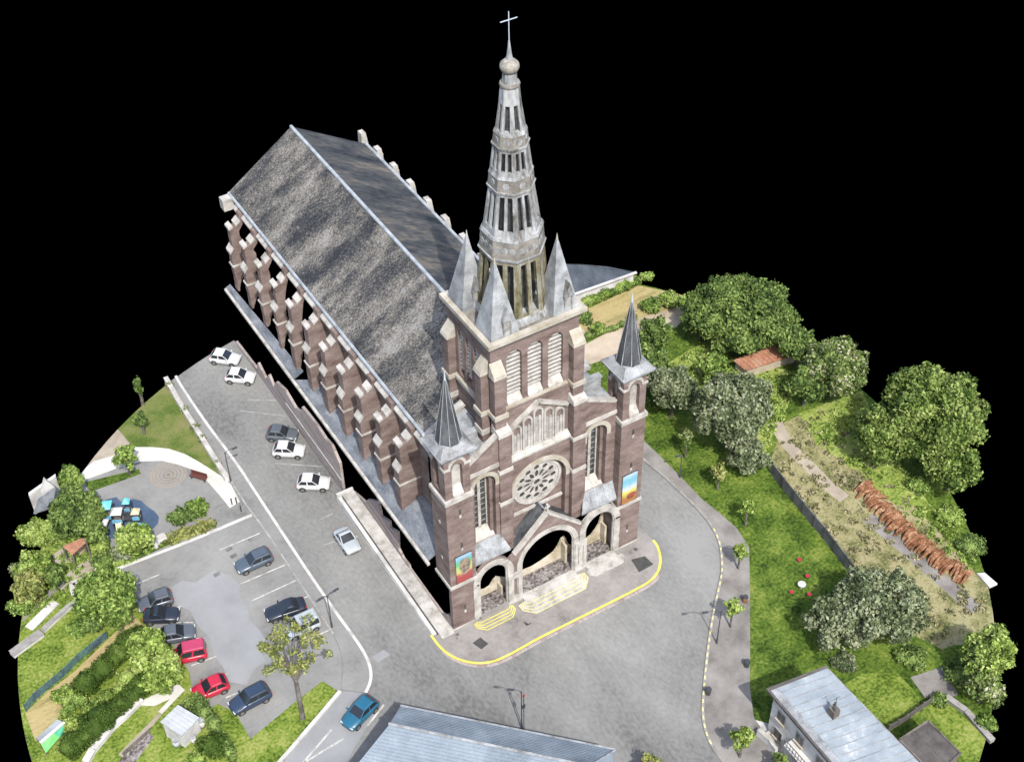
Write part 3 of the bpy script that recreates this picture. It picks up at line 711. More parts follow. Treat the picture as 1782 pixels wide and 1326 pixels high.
# --- side bays with tall windows ------------------------------------------
def side_bay(sg, cx, xa, xb):
    lo, hi = (xa, xb)
    if sg < 0: top = [(hi, 22.9), (lo, 20.6)]
    else: top = [(hi, 20.6), (lo, 22.5)]
    b = MB().plate([(lo, 7.6), (hi, 7.6)] + top, [arch(cx, 1.15, 17.6, 1.1, 9.9)], front(.95), .55)
    w = part(b, 'bay_wall', 'brick')
    part(MB().plate([(cx - 1.3, 8.6), (cx + 1.3, 8.6), (cx + 1.3, 19.2), (cx - 1.3, 19.2)], [arch(cx, .82, 17.3, .85, 10.1)], front(1.52), .5), 'window_reveal', 'brick', w)
    part(MB().plate(arch_band(cx, 1.15, 17.6, 1.1, 17.0, .45), [], front(.87), .2), 'window_arch', 'ystone', w)
    part(MB().plate(arch(cx, .85, 17.3, .87, 9.9), [arch(cx - .42, .27, 16.9, .45, 10.6, 8), arch(cx + .42, .27, 16.9, .45, 10.6, 8)], front(2.08), .12), 'window_tracery', 'stone', w)
    g = part(MB().box(cx - .83, cx + .83, 2.3, 2.36, 10.2, 18.1), 'window_glass', 'glass', w)
    gb = MB()
    for k in range(8): gb.box(cx - .72, cx + .72, 2.25, 2.29, 11.3 + k * .75, 11.36 + k * .75)
    part(gb, 'glazing_bar', 'lead', g)
    part(MB().hexa([(cx - 1.1, 1.0, 9.6), (cx + 1.1, 1.0, 9.6), (cx + 1.1, 2.2, 9.6), (cx - 1.1, 2.2, 9.6)], [(cx - 1.1, 1.0, 9.75), (cx + 1.1, 1.0, 9.75), (cx + 1.1, 2.2, 10.75), (cx - 1.1, 2.2, 10.75)]), 'window_sill', 'stone', w)
    part(MB().box(lo, hi, .8, 1.0, 19.35, 19.75), 'string_course', 'stone', w)
    if sg < 0: part(MB().bar((lo, 1.2, 20.75), (hi, 1.2, 23.05), .5, .3), 'raking_coping', 'stone', w)
    else: part(MB().bar((lo, 1.2, 22.6), (hi, 1.2, 20.75), .5, .3), 'raking_coping', 'stone', w)
    return w
side_bay(-1, -6.42, -8.18, -4.86)
side_bay(1, 6.0, 4.61, 8.18)
# low zinc roofs tucked between the tower, the turrets and the nave
for x0, x1 in ((-8.3, -4.8), (4.5, 8.3)):
    z = part(MB().hexa([(x0, 1.55, 20.2), (x1, 1.55, 20.2), (x1, 7.1, 20.2), (x0, 7.1, 20.2)], [(x0, 1.55, 20.4), (x1, 1.55, 21.6), (x1, 7.1, 21.6), (x0, 7.1, 20.4)] if x0 < 0 else [(x0, 1.55, 21.6), (x1, 1.55, 20.4), (x1, 7.1, 20.4), (x0, 7.1, 21.6)]), 'tower_side_roof', 'zinc')
    part(MB().box(x0 + .3, x1 - .3, 3.4, 3.9, 20.5, 22.0), 'parapet', 'zinc', z)
    part(MB().box(x0 + .2, x1 - .2, 3.3, 4.0, 22.02, 22.2), 'parapet_cap', 'lead', z)

# --- tower ------------------------------------------------------------------
TX0, TX1, TY0, TY1 = -4.75, 4.42, 2.1, 9.7
def cap(x0, x1, y0, y1, z0, z1, b=None):
    b = b or MB()
    return b.hexa([(x0 - .1, y0 - .12, z0), (x1 + .1, y0 - .12, z0), (x1 + .1, y1, z0), (x0 - .1, y1, z0)], [(x0 - .05, y0 - .05, z0 + .35), (x1 + .05, y0 - .05, z0 + .35), (x1 + .02, y1, z1), (x0 - .02, y1, z1)])
for x0, x1 in ((-4.86, -3.56), (3.2, 4.6)):
    p = part(MB().box(x0, x1, .75, 2.25, 7.2, 23.1), 'tower_pier', 'brick')
    part(cap(x0, x1, .75, 1.95, 22.9, 23.8), 'cap_stone', 'stone', p)
    for z in (18.25, 13.95):
        part(MB().box(x0 - .1, x1 + .1, .63, 1.5, z, z + .42), 'string_course', 'stone', p)
    a, c = (x0, x0 + 1.15) if x0 < 0 else (x1 - 1.2, x1 - .05)
    p2 = part(MB().box(a, c, 1.3, 2.09, 23.2, 29.6), 'tower_pier', 'brick')
    part(cap(a, c, 1.3, 2.12, 29.5, 30.9), 'cap_stone', 'ystone', p2)
    part(MB().box(a - .15, c + .15, 1.1, 2.08, 24.7, 25.15), 'string_course', 'ystone', p2)
for y0, y1 in ((2.5, 3.6), (8.3, 9.4)):
    for x0, x1 in ((-5.55, -4.76), (4.43, 5.2)):
        p2 = part(MB().box(x0, x1, y0, y1, 17.0, 29.6), 'tower_pier', 'brick')
        xo, xi = (x0, x1) if x0 < 0 else (x1, x0)
        part(MB().hexa([(xo - (.12 if x0 < 0 else -.12), y0 - .1, 29.5), (xi, y0 - .1, 29.5), (xi, y1 + .1, 29.5), (xo - (.12 if x0 < 0 else -.12), y1 + .1, 29.5)],
                       [(xo, y0 - .05, 29.85), (xi, y0 - .02, 30.9), (xi, y1 + .02, 30.9), (xo, y1 + .05, 29.85)]), 'cap_stone', 'ystone', p2)
        part(MB().box(x0 - .15, x1 + .15, y0 - .15, y1 + .15, 24.7, 25.15), 'string_course', 'ystone', p2)
        part(MB().box(x0 - .12, x1 + .1, y0 - .1, y1 + .1, 22.3, 22.9), 'cap_stone', 'stone', p2)
# rose stage
rw = MB().plate([(-3.56, 7.2), (3.2, 7.2), (3.2, 18.6), (-3.56, 18.6)], [arch(-.18, 2.92, 14.0, 2.9, 8.0, 24)], front(1.3), .6)
rose_wall = part(rw, 'rose_wall', 'brick')
part(MB().plate([(-3.4, 7.2), (3.05, 7.2), (3.05, 16.9), (-3.4, 16.9)], [circle(-.18, 13.75, 2.62, 40)], front(1.95), .4), 'rose_recess', 'brick', rose_wall)
part(MB().plate(arch_band(-.18, 2.92, 14.0, 2.9, 13.6, .5, 24), [], front(1.16), .25), 'rose_arch', 'ystone', rose_wall)
part(MB().box(-3.05, 2.7, 1.7, 1.94, 10.35, 10.6), 'string_course', 'stone', rose_wall)
rc = (-.18, 13.75)
holes = [circle(rc[0], rc[1], .4, 12)]
for k in range(12):
    a = 2 * math.pi * k / 12
    holes.append(ellipse(rc[0] + 1.08 * math.cos(a), rc[1] + 1.08 * math.sin(a), .46, .19, a, 10))
    holes.append(ellipse(rc[0] + 1.88 * math.cos(a), rc[1] + 1.88 * math.sin(a), .3, .31, a, 12))
    a += math.pi / 12
    holes.append(ellipse(rc[0] + 2.2 * math.cos(a), rc[1] + 2.2 * math.sin(a), .1, .1, a, 6))
rose = part(MB().plate(circle(rc[0], rc[1], 2.6, 48), holes, front(1.85), .1), 'rose_window', 'stone')
part(MB().plate(circle(rc[0], rc[1], 2.72, 48), [circle(rc[0], rc[1], 2.45, 48)], front(1.72), .2), 'rose_rim', 'stone', rose)
part(MB().plate(circle(rc[0], rc[1], .62, 20), [circle(rc[0], rc[1], .36, 20)], front(1.76), .14), 'rose_hub', 'stone', rose)
part(MB().plate(circle(rc[0], rc[1], 2.45, 40), [], front(2.05), .06), 'rose_glass', 'glass', rose)
# arcade stage
aw = part(MB().plate([(-4.75, 18.6), (4.42, 18.6), (4.42, 24.9), (-4.75, 24.9)], [], front(1.75), .5), 'arcade_wall', 'brick')
for a, c in (((-3.3, 22.55), (-.18, 24.55)), ((3.05, 22.6), (-.18, 24.55))):
    part(MB().bar((a[0], 1.62, a[1]), (c[0], 1.62, c[1]), .42, .34), 'gable_coping', 'stone', aw)
part(MB().hexa([(-3.45, 1.1, 18.6), (3.15, 1.1, 18.6), (3.15, 1.74, 18.6), (-3.45, 1.74, 18.6)], [(-3.45, 1.1, 18.85), (3.15, 1.1, 18.85), (3.15, 1.74, 19.2), (-3.45, 1.74, 19.2)]), 'arcade_sill', 'stone', aw)
for k in range(5):
    x = -.18 + (k - 2) * 1.16; tp = 23.75 - .58 * abs(k - 2) * 1.0
    lan = part(MB().plate(arch(x, .54, tp - .55, .55, 19.15, 10), [arch(x, .36, tp - .58, .38, 19.3, 10)], front(1.52), .22), 'blind_lancet', 'stone', aw)
    part(MB().box(x - .42, x + .42, 1.68, 1.738, 19.2, tp - 1.35), 'lancet_panel', 'stone', aw)
    part(MB().plate(arch(x - .17, .17, tp - 1.3, .2, 19.3, 6), [], front(1.6), .075), 'lancet_light', 'louvre', aw)
    part(MB().plate(arch(x + .2, .15, tp - 1.3, .2, 19.3, 6), [], front(1.6), .075), 'lancet_light', 'stone', aw)
# belfry
def belfry_face(mapf, u0, u1, cs, nm):
    f = part(MB().plate([(u0, 24.91), (u1, 24.91), (u1, 32.4), (u0, 32.4)], [arch(c, .78, 30.5, .8, 25.3, 12) for c in cs], mapf, .7), nm, 'brick')
    return f
cs = (-2.35, -.18, 1.97)
bf = belfry_face(front(TY0), TX0, TX1, cs, 'belfry_wall')
for c in cs:
    for k in range(11):
        z = 26.15 + k * .47
        hw = .77 if z < 30.2 else .77 * math.sqrt(max(.05, 1 - ((z + .3 - 30.5) / .8) ** 2)) if z + .3 < 31.3 else .2
        if hw < .25: continue
        part(MB().hexa([(c - hw, TY0 + .22, z), (c + hw, TY0 + .22, z), (c + hw, TY0 + .36, z + .2), (c - hw, TY0 + .36, z + .2)], [(c - hw, TY0 + .2, z + .04), (c + hw, TY0 + .2, z + .04), (c + hw, TY0 + .34, z + .25), (c - hw, TY0 + .34, z + .25)]), 'louvre_slat', 'louvre', bf)
    part(MB().hexa([(c - .77, TY0 - .12, 25.0), (c + .77, TY0 - .12, 25.0), (c + .77, TY0 + .68, 25.0), (c - .77, TY0 + .68, 25.0)], [(c - .77, TY0 - .12, 25.3), (c + .77, TY0 - .12, 25.3), (c + .77, TY0 + .66, 26.2), (c - .77, TY0 + .66, 26.2)]), 'opening_sill', 'stone', bf)
part(MB().box(-3.55, 3.2, TY0 - .3, TY0 - .01, 24.7, 25.1), 'string_course', 'ystone', bf)
cs2 = (4.6, 5.95, 7.3)
lf = part(MB().plate([(TY0 + .71, 15.0), (TY1, 15.0), (TY1, 32.4), (TY0 + .71, 32.4)], [arch(c, .5, 30.3, .55, 25.4, 10) for c in cs2], side(TX0), .6), 'belfry_wall', 'brick')
for c in cs2:
    for k in range(10):
        z = 26.0 + k * .47
        part(MB().hexa([(TX0 + .2, c - .49, z), (TX0 + .2, c + .49, z), (TX0 + .33, c + .49, z + .2), (TX0 + .33, c - .49, z + .2)], [(TX0 + .18, c - .49, z + .06), (TX0 + .18, c + .49, z + .06), (TX0 + .31, c + .49, z + .25), (TX0 + .31, c - .49, z + .25)]), 'louvre_slat', 'louvre', lf)
part(MB().box(TX0 - .3, TX0 - .01, 3.7, 8.2, 24.7, 25.1), 'string_course', 'ystone', lf)
part(MB().box(TX0 - .28, TX0 - .005, 2.12, 2.4, 24.7, 25.1), 'string_course', 'ystone', lf)
part(MB().box(TX1 - .5, TX1, TY0 + .71, TY1, 15.0, 32.4), 'belfry_wall', 'brick')
part(MB().box(TX0 + .61, TX1 - .51, TY1 - .5, TY1 - .01, 15.0, 32.4), 'belfry_wall', 'brick')
cn = MB().box(TX0 - .12, TX1 + .12, TY0 - .15, TY1 + .12, 32.35, 32.62)
cn.box(TX0 - .26, TX1 + .26, TY0 - .36, TY1 + .26, 32.63, 32.9)
cornice = part(cn, 'tower_cornice', 'spireband')
rim = MB()
xo0, xo1, yo0, yo1 = TX0 - .45, TX1 + .45, TY0 - .6, TY1 + .42
rim.box(xo0, xo1, yo0, yo0 + .5, 32.91, 33.35); rim.box(xo0, xo0 + .5, yo0 + .5, yo1, 32.91, 33.35); rim.box(xo1 - .5, xo1, yo0 + .5, yo1, 32.91, 33.35); rim.box(xo0 + .5, xo1 - .5, yo1 - .5, yo1, 32.91, 33.35)
part(rim, 'cornice_rim', 'ystone', cornice)
part(MB().box(xo0 + .5, xo1 - .5, yo0 + .5, yo1 - .5, 32.91, 33.05), 'tower_deck', 'spireband', cornice)
M['ballstone'] = ramp_mat('stained_finial_stone', [(.12, .105, .085), (.19, .178, .158), (.25, .238, .215)], noise=2, fine=.4)
# --- spire ------------------------------------------------------------------
SX, SY = -.05, 5.95
R8 = math.pi / 8
def ring8(r, z): return [(SX + r * math.cos(R8 + k * math.pi / 4), SY + r * math.sin(R8 + k * math.pi / 4), z) for k in range(8)]
def stage(z0, z1, r0, r1, nsl, mlo, mhi, zlo, zhi, m, name):
    """one storey of openwork: corner ribs, mullions, solid foot and head; the slots stay open"""
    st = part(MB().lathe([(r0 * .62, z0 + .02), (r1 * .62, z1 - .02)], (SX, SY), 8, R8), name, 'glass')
    lo0, lo1 = ring8(r0, z0), ring8(r1, z1)
    ins = .26
    for k in range(8):
        a0, b0 = Vector(lo0[k]), Vector(lo0[(k + 1) % 8]); a1, b1 = Vector(lo1[k]), Vector(lo1[(k + 1) % 8])
        nrm = -((a0 + b0) / 2 - Vector((SX, SY, z0))).normalized() * ins
        def P(u, t):        # u along the face, t up the stage
            return (a0.lerp(b0, u)).lerp(a1.lerp(b1, u), t)
        def panel(nm, u0, u1, t0, t1, dp=1.0):
            q = [P(u0, t0), P(u1, t0), P(u1, t1), P(u0, t1)]
            part(MB().hexa(q, [p + nrm * dp for p in q]), nm, m, st)
        panel('spire_rib', 0.0, mlo, 0, 1); panel('spire_rib', 1 - mlo, 1.0, 0, 1)
        panel('spire_panel', mlo, 1 - mlo, 0, zlo); panel('spire_panel', mlo, 1 - mlo, zhi, 1)
        for j in range(1, nsl):
            u = mlo + (1 - 2 * mlo) * j / nsl
            panel('spire_mullion', u - mhi, u + mhi, zlo, zhi, .8)
    return st
stage(33.06, 39.5, 3.3, 2.78, 2, .16, .09, .12, .93, 'lichen', 'spire_stage')
stage(41.62, 45.7, 2.5, 1.92, 2, .14, .075, .14, .93, 'spire', 'spire_stage')
stage(47.25, 49.6, 1.78, 1.48, 2, .15, .075, .18, .9, 'spire', 'spire_stage')
stage(51.05, 53.5, 1.25, .9, 1, .24, .1, .02, .98, 'spire', 'spire_stage')
def band(z0, z1, r0, r1, lip):
    b = part(MB().lathe([(r0, z0), (r1, z1)], (SX, SY), 8, R8), 'spire_band', 'spireband')
    part(MB().lathe([(r0 + lip, z0 - .12), (r0 + lip + .06, z0 + .12)], (SX, SY), 8, R8), 'band_moulding', 'spire', b)
    part(MB().lathe([(r1 + lip, z1 - .12), (r1 + lip - .1, z1 + .15)], (SX, SY), 8, R8), 'band_moulding', 'spire', b)
    rr_ = (r0 + r1) / 2 * math.cos(R8)
    for k in range(8):
        a = k * math.pi / 4
        for s_ in ((-.28, 0, .28) if r0 > 2.3 else (0,)):
            c = Vector((SX + rr_ * math.cos(a) - s_ * r0 * .8 * math.sin(a), SY + rr_ * math.sin(a) + s_ * r0 * .8 * math.cos(a), (z0 + z1) / 2))
            t_ = Vector((-math.sin(a), math.cos(a), 0)); n_ = Vector((math.cos(a), math.sin(a), 0))
            h = min(.3, r0 * .2)
            q = [c + t_ * h * math.cos(i * math.pi / 4) + Vector((0, 0, h * math.sin(i * math.pi / 4))) - n_ * .05 for i in range(8)]
            part(MB().hexa(q, [p + n_ * .09 for p in q]), 'band_roundel', 'spire', b)
band(39.55, 41.5, 2.84, 2.68, .08)
band(45.75, 47.15, 1.96, 1.84, .06)
band(49.7, 50.95, 1.5, 1.36, .05)
part(MB().lathe([(.92, 53.4), (.78, 54.9)], (SX, SY), 8, R8), 'spire_top', 'spire')
part(MB().lathe([(.8, 54.85), (.84, 55.0), (.8, 55.15)], (SX, SY), 12), 'spire_ring', 'spireband')
part(MB().lathe([(.62, 55.1), (.56, 56.0)], (SX, SY), 8, R8), 'spire_neck', 'spire')
part(MB().lathe([(.48, 55.98), (.68, 56.2), (.8, 56.5), (.74, 56.78), (.5, 57.0), (.3, 57.15)], (SX, SY), 14), 'spire_ball', 'ballstone', smooth=True)
part(MB().lathe([(.3, 57.15), (.2, 57.6), (.06, 58.7)], (SX, SY), 8), 'spire_tip', 'spire')
cr = MB().tube([(SX, SY, 58.5), (SX, SY, 61.1)], .042, 6); cr.bar((SX - .75, SY, 60.42), (SX + .75, SY, 60.42), .06)
part(cr, 'spire_cross', 'gilt')
# broach base and the four corner pinnacles
part(MB().lathe([(3.6, 33.06), (3.28, 33.7)], (SX, SY), 8, R8), 'spire_base', 'spire')
for x0, x1, y0, y1, tx, ty in ((-4.68, -1.75, 2.02, 4.8, -3.25, 3.5), (1.65, 4.4, 2.02, 4.8, 2.9, 3.5), (-4.68, -2.0, 6.9, 9.6, -3.3, 8.0), (1.8, 4.4, 6.9, 9.6, 3.1, 8.0)):
    pn = part(MB().hexa([(x0, y0, 33.06), (x1, y0, 33.06), (x1, y1, 33.06), (x0, y1, 33.06)], [(tx - .06, ty - .06, 40.4), (tx + .06, ty - .06, 40.4), (tx + .06, ty + .06, 40.4), (tx - .06, ty + .06, 40.4)]), 'pinnacle', 'lead')
    part(MB().tube([(tx, ty, 40.3), (tx, ty, 40.9)], [.1, .03], 6), 'finial', 'ystone', pn)
    cx_ = (x0 + x1) / 2 + .25
    d = MB()
    d.box(cx_ - .42, cx_ - .26, y0 + .02, y0 + .9, 33.1, 34.9); d.box(cx_ + .26, cx_ + .42, y0 + .02, y0 + .9, 33.1, 34.9)
    d.hexa([(cx_ - .5, y0 - .03, 34.9), (cx_ + .5, y0 - .03, 34.9), (cx_ + .45, y0 + 1.0, 34.9), (cx_ - .45, y0 + 1.0, 34.9)], [(cx_ - .02, y0 - .03, 36.4), (cx_ + .02, y0 - .03, 36.4), (cx_ + .02, y0 + 1.1, 36.4), (cx_ - .02, y0 + 1.1, 36.4)])
    part(d, 'lucarne', 'spire', pn)
    part(MB().box(cx_ - .26, cx_ + .26, y0 + .12, y0 + .5, 33.1, 34.85), 'lucarne_panel', 'louvre', pn)

# --- banners hung on the turrets ---------------------------------------------
def banner_mat(name, stops, blob, blobcol, w, h):
    m = bpy.data.materials.new(name); m.use_nodes = True
    N = m.node_tree.nodes; L = m.node_tree.links; b = N['Principled BSDF']; b.inputs['Roughness'].default_value = .7
    t = N.new('ShaderNodeTexCoord'); s_ = N.new('ShaderNodeSeparateXYZ'); L.new(t.outputs['Object'], s_.inputs[0])
    nz = N.new('ShaderNodeTexNoise'); nz.inputs['Scale'].default_value = 1.4; nz.inputs['Detail'].default_value = 5; L.new(t.outputs['Object'], nz.inputs['Vector'])
    a = N.new('ShaderNodeMath'); a.operation = 'MULTIPLY_ADD'; a.inputs[1].default_value = 1.1; L.new(nz.outputs['Fac'], a.inputs[0]); L.new(s_.outputs['Z'], a.inputs[2])
    mr = N.new('ShaderNodeMapRange'); mr.inputs['From Min'].default_value = .55; mr.inputs['From Max'].default_value = h + .55; L.new(a.outputs[0], mr.inputs['Value'])
    cr_ = N.new('ShaderNodeValToRGB'); el = cr_.color_ramp.elements
    while len(el) < len(stops): el.new(.5)
    for e, (p_, c_) in zip(el, stops): e.position = p_; e.color = (*c_, 1)
    L.new(mr.outputs[0], cr_.inputs['Fac'])
    mp = N.new('ShaderNodeMapping'); mp.inputs['Location'].default_value = (-blob[0] / blob[2], 0, -blob[1] / blob[3]); mp.inputs['Scale'].default_value = (1 / blob[2], 0, 1 / blob[3])
    L.new(t.outputs['Object'], mp.inputs['Vector'])
    ln = N.new('ShaderNodeVectorMath'); ln.operation = 'LENGTH'; L.new(mp.outputs[0], ln.inputs[0])
    ad = N.new('ShaderNodeMath'); ad.operation = 'MULTIPLY_ADD'; ad.inputs[1].default_value = .7; L.new(nz.outputs['Fac'], ad.inputs[0]); L.new(ln.outputs['Value'], ad.inputs[2])
    lt = N.new('ShaderNodeMapRange'); lt.inputs['From Min'].default_value = 1.2; lt.inputs['From Max'].default_value = 1.45; lt.inputs['To Min'].default_value = 1; lt.inputs['To Max'].default_value = 0
    L.new(ad.outputs[0], lt.inputs['Value'])
    n2 = N.new('ShaderNodeTexNoise'); n2.inputs['Scale'].default_value = 2.2; L.new(t.outputs['Object'], n2.inputs['Vector'])
    c2 = N.new('ShaderNodeValToRGB'); e2 = c2.color_ramp.elements
    e2[0].position = .4; e2[0].color = (*blobcol[0], 1); e2[1].position = .6; e2[1].color = (*blobcol[1], 1); L.new(n2.outputs['Fac'], c2.inputs['Fac'])
    mx = N.new('ShaderNodeMixRGB'); L.new(lt.outputs[0], mx.inputs[0]); L.new(cr_.outputs[0], mx.inputs[1]); L.new(c2.outputs[0], mx.inputs[2])
    L.new(mx.outputs[0], b.inputs['Base Color'])
    return m
M['banner_a'] = banner_mat('banner_print_left', [(0, (.2, .03, .03)), (.24, (.2, .04, .04)), (.3, (.25, .1, .06)), (.4, (.3, .27, .1)), (.58, (.22, .3, .1)), (.74, (.06, .25, .1)), (.86, (.1, .25, .3)), (1, (.2, .28, .38))], (.95, 2.15, .62, 1.15), ((.07, .055, .05), (.2, .15, .11)), 1.7, 3.7)
M['banner_b'] = banner_mat('banner_print_right', [(0, (.22, .08, .02)), (.18, (.2, .09, .03)), (.3, (.3, .26, .05)), (.42, (.36, .34, .09)), (.52, (.32, .35, .36)), (.68, (.12, .27, .34)), (.82, (.1, .25, .32)), (1, (.25, .33, .42))], (1.1, .85, .6, .45), ((.1, .035, .015), (.22, .05, .03)), 1.75, 4.0)
def banner(x0, w, z0, h, m, lab):
    b = MB(); n = 6
    for i in range(n):
        u0, u1 = w * i / n, w * (i + 1) / n
        d = lambda u: -.05 * math.sin(math.pi * u / w) - .02
        b.hexa([(u0, d(u0), 0), (u1, d(u1), 0), (u1, d(u1) + .02, 0), (u0, d(u0) + .02, 0)], [(u0, d(u0), h), (u1, d(u1), h), (u1, d(u1) + .02, h), (u0, d(u0) + .02, h)])
    o = b.build('banner', m); o.location = (x0, -.16, z0)
    tag(o, lab, 'banner', 'banners hung on the turrets')
    for z in (-.02, h):
        MB().bar((-.06, -.01, z), (w + .06, -.01, z), .06).build('banner_rod', 'iron', o)
banner(-10.42, 1.72, 7.15, 3.75, 'banner_a', 'tall banner with a brown figure on green above a red foot, on the left turret')
banner(8.6, 1.75, 7.1, 4.05, 'banner_b', 'tall banner with blue top and yellow and orange foot, on the right turret')

# ================================================================== neighbouring buildings
M['wallwhite'] = ramp_mat('white_render', [(.26, .255, .245), (.36, .355, .345), (.42, .415, .4)], noise=.6, detail=7, fine=.3)
M['wallbeige'] = ramp_mat('beige_render', [(.22, .19, .14), (.3, .26, .2), (.34, .31, .25)], noise=.6, fine=.3)
M['bluetile'] = ramp_mat('blue_grey_slate_roof', [(.082, .1, .122), (.112, .136, .162), (.136, .163, .192), (.17, .2, .23)], noise=.28, detail=9, fine=.25, fine_scale=5, rough=.55, bump=.1)
M['sheet'] = ramp_mat('pale_blue_metal_sheet', [(.13, .152, .17), (.17, .195, .215), (.2, .226, .245), (.36, .365, .37)], noise=.35, detail=4, fine=.15, rough=.5, lo=.34, hi=.7)
M['sheetw'] = ramp_mat('pale_corrugated_sheet', [(.2, .21, .22), (.25, .265, .275), (.3, .315, .32)], noise=.5, fine=.2, rough=.5)
M['felt'] = ramp_mat('dark_roofing_felt', [(.04, .037, .035), (.065, .06, .056), (.09, .085, .08)], noise=.5, detail=9, fine=.4)
M['barnroof'] = ramp_mat('dark_blue_grey_roof', [(.025, .032, .042), (.042, .05, .062), (.058, .067, .08)], scale=(1, .4, 1), noise=.6, detail=8, fine=.3)
M['terracotta'] = ramp_mat('weathered_terracotta_tile', [(.1, .085, .075), (.18, .085, .05), (.24, .12, .075), (.2, .15, .12)], noise=.5, detail=9, fine=.5, fine_scale=5)
M['timber'] = ramp_mat('grey_timber', [(.05, .045, .04), (.09, .08, .072), (.13, .118, .105)], noise=.8, fine=.4)
M['panel'] = ramp_mat('grey_concrete_panel', [(.06, .06, .058), (.1, .1, .1), (.15, .152, .155)], noise=.35, detail=7, fine=.3)
M['post'] = plain('dark_concrete_post', (.05, .05, .048))
M['ivy'] = ramp_mat('ivy_leaf', [(.02, .035, .008), (.05, .075, .02), (.1, .12, .04)], noise=2, island=.5)

# slate-roofed house along the bottom edge
house = thing('house', 'house with long blue grey slate roof at the bottom edge beside the square', 'house')
E0 = Vector((-20.9, -8.02)); hu = Vector((.702, -.712)); hv = Vector((-.712, -.702))
def hp_(a, b, z): p = E0 + hu * a + hv * b; return (p.x, p.y, z)
HL = 19.6
def slope(b, corners, t=.18):
    b.hexa([(x, y, z - t) for x, y, z in corners], corners); return b
far_s = slope(MB(), [hp_(0, 0, 5), hp_(HL, 0, 5), hp_(HL - 1.6, 3.6, 7.5), hp_(.3, 3.55, 7.5)]).build('roof', 'bluetile', house)
near_s = slope(MB(), [hp_(.3, 3.56, 7.5), hp_(HL - 1.6, 3.61, 7.5), hp_(HL, 9.6, 4.2), hp_(-3.3, 9.6, 4.2)]).build('roof', 'bluetile', house)
hip_s = slope(MB(), [hp_(HL + .01, .05, 5), hp_(HL + .3, 9.5, 4.2), hp_(HL - 1.58, 3.65, 7.48)]).build('roof', 'bluetile', house)
MB().tube([hp_(.2, 3.55, 7.52), hp_(HL - 1.6, 3.6, 7.52)], .13, 6).build('ridge_tiles', 'zinc', far_s)
MB().bar(hp_(-.05, -.08, 4.95), hp_(HL, -.08, 4.95), .16, .14).build('gutter', 'zinc', far_s)
MB().tube([hp_(HL, 0, 5.03), hp_(HL - 1.6, 3.6, 7.52)], .09, 6).build('hip_tiles', 'zinc', hip_s)
w = MB()
w.hexa([hp_(.5, .5, 0), hp_(HL - .5, .5, 0), hp_(HL - .5, 9, 0), hp_(-2.6, 9, 0)], [hp_(.5, .5, 4.9), hp_(HL - .5, .5, 4.9), hp_(HL - .5, 9, 4.0), hp_(-2.6, 9, 4.0)])
w.build('wall', 'wallwhite', house)
for a, b_ in ((6, 6), (11, 5.2), (2.5, 7)):
    c = hp_(a, b_, 7.5 - (b_ - 3.56) * .546 + .05)
    MB().box(c[0] - .12, c[0] + .12, c[1] - .12, c[1] + .12, c[2] - .1, c[2] + .25).build('roof_vent', 'iron', near_s)
# slate courses: real raised rows on the near slope
for name, sl, rows, (b0, z0), (b1, z1) in (('slate_row', near_s, 22, (3.7, 7.43), (9.5, 4.26)), ('slate_row', far_s, 12, (.05, 5.03), (3.45, 7.43))):
    for k in range(rows):
        t = k / rows
        bb = b0 + (b1 - b0) * t; zz = z0 + (z1 - z0) * t + .012
        a0 = .35 - 3.4 * t if sl == near_s else .05 + .2 * t
        a1 = HL - 1.6 + 1.5 * t if sl == near_s else HL - .1 - 1.5 * t
        MB().bar(hp_(a0, bb, zz), hp_(a1, bb, zz), .045, .018).build(name, 'bluetile', sl)

# metal-roofed house at the lower right
mh = thing('house', 'white house with pale blue sheet metal roof and one chimney at the lower right', 'house')
A_, B_, C_, D_ = (7.5, -24.7, 6.0), (13.5, -25.8, 6.35), (13.7, -38.6, 6.35), (7.2, -37.4, 6.0)
rf = slope(MB(), [A_, B_, C_, D_], .2).build('roof', 'zinc', mh)
NP = 15
for k in range(NP):
    t0, t1 = k / NP + .002, (k + 1) / NP - .002
    l = lambda P, Q, t: tuple(Vector(P).lerp(Vector(Q), t))
    q = [l(A_, D_, t0), l(B_, C_, t0), l(B_, C_, t1), l(A_, D_, t1)]
    q = [(x + (.95 if i in (0, 3) else -.15), y, z + .03) for i, (x, y, z) in enumerate(q)]
    MB().hexa(q, [(x, y, z + .035 + .012 * (k % 2)) for x, y, z in q]).build('roof_panel', 'sheet', rf)
    MB().bar((q[0][0], q[0][1], q[0][2] + .06), (q[1][0], q[1][1], q[1][2] + .06), .05, .08).build('roof_seam', 'lead', rf)
MB().bar((7.55, -24.6, 6.05), (7.25, -37.4, 6.05), .22, .3).build('gutter', 'felt', rf)
MB().bar((7.5, -24.65, 6.08), (13.5, -25.75, 6.4), .25, .22).build('verge_board', 'felt', rf)
MB().hexa([(7.9, -25.2, 0), (13.1, -26.2, 0), (13.3, -38.2, 0), (7.6, -37.2, 0)], [(7.9, -25.2, 5.82), (13.1, -26.2, 6.1), (13.3, -38.2, 6.1), (7.6, -37.2, 5.82)]).build('wall', 'wallwhite', mh)
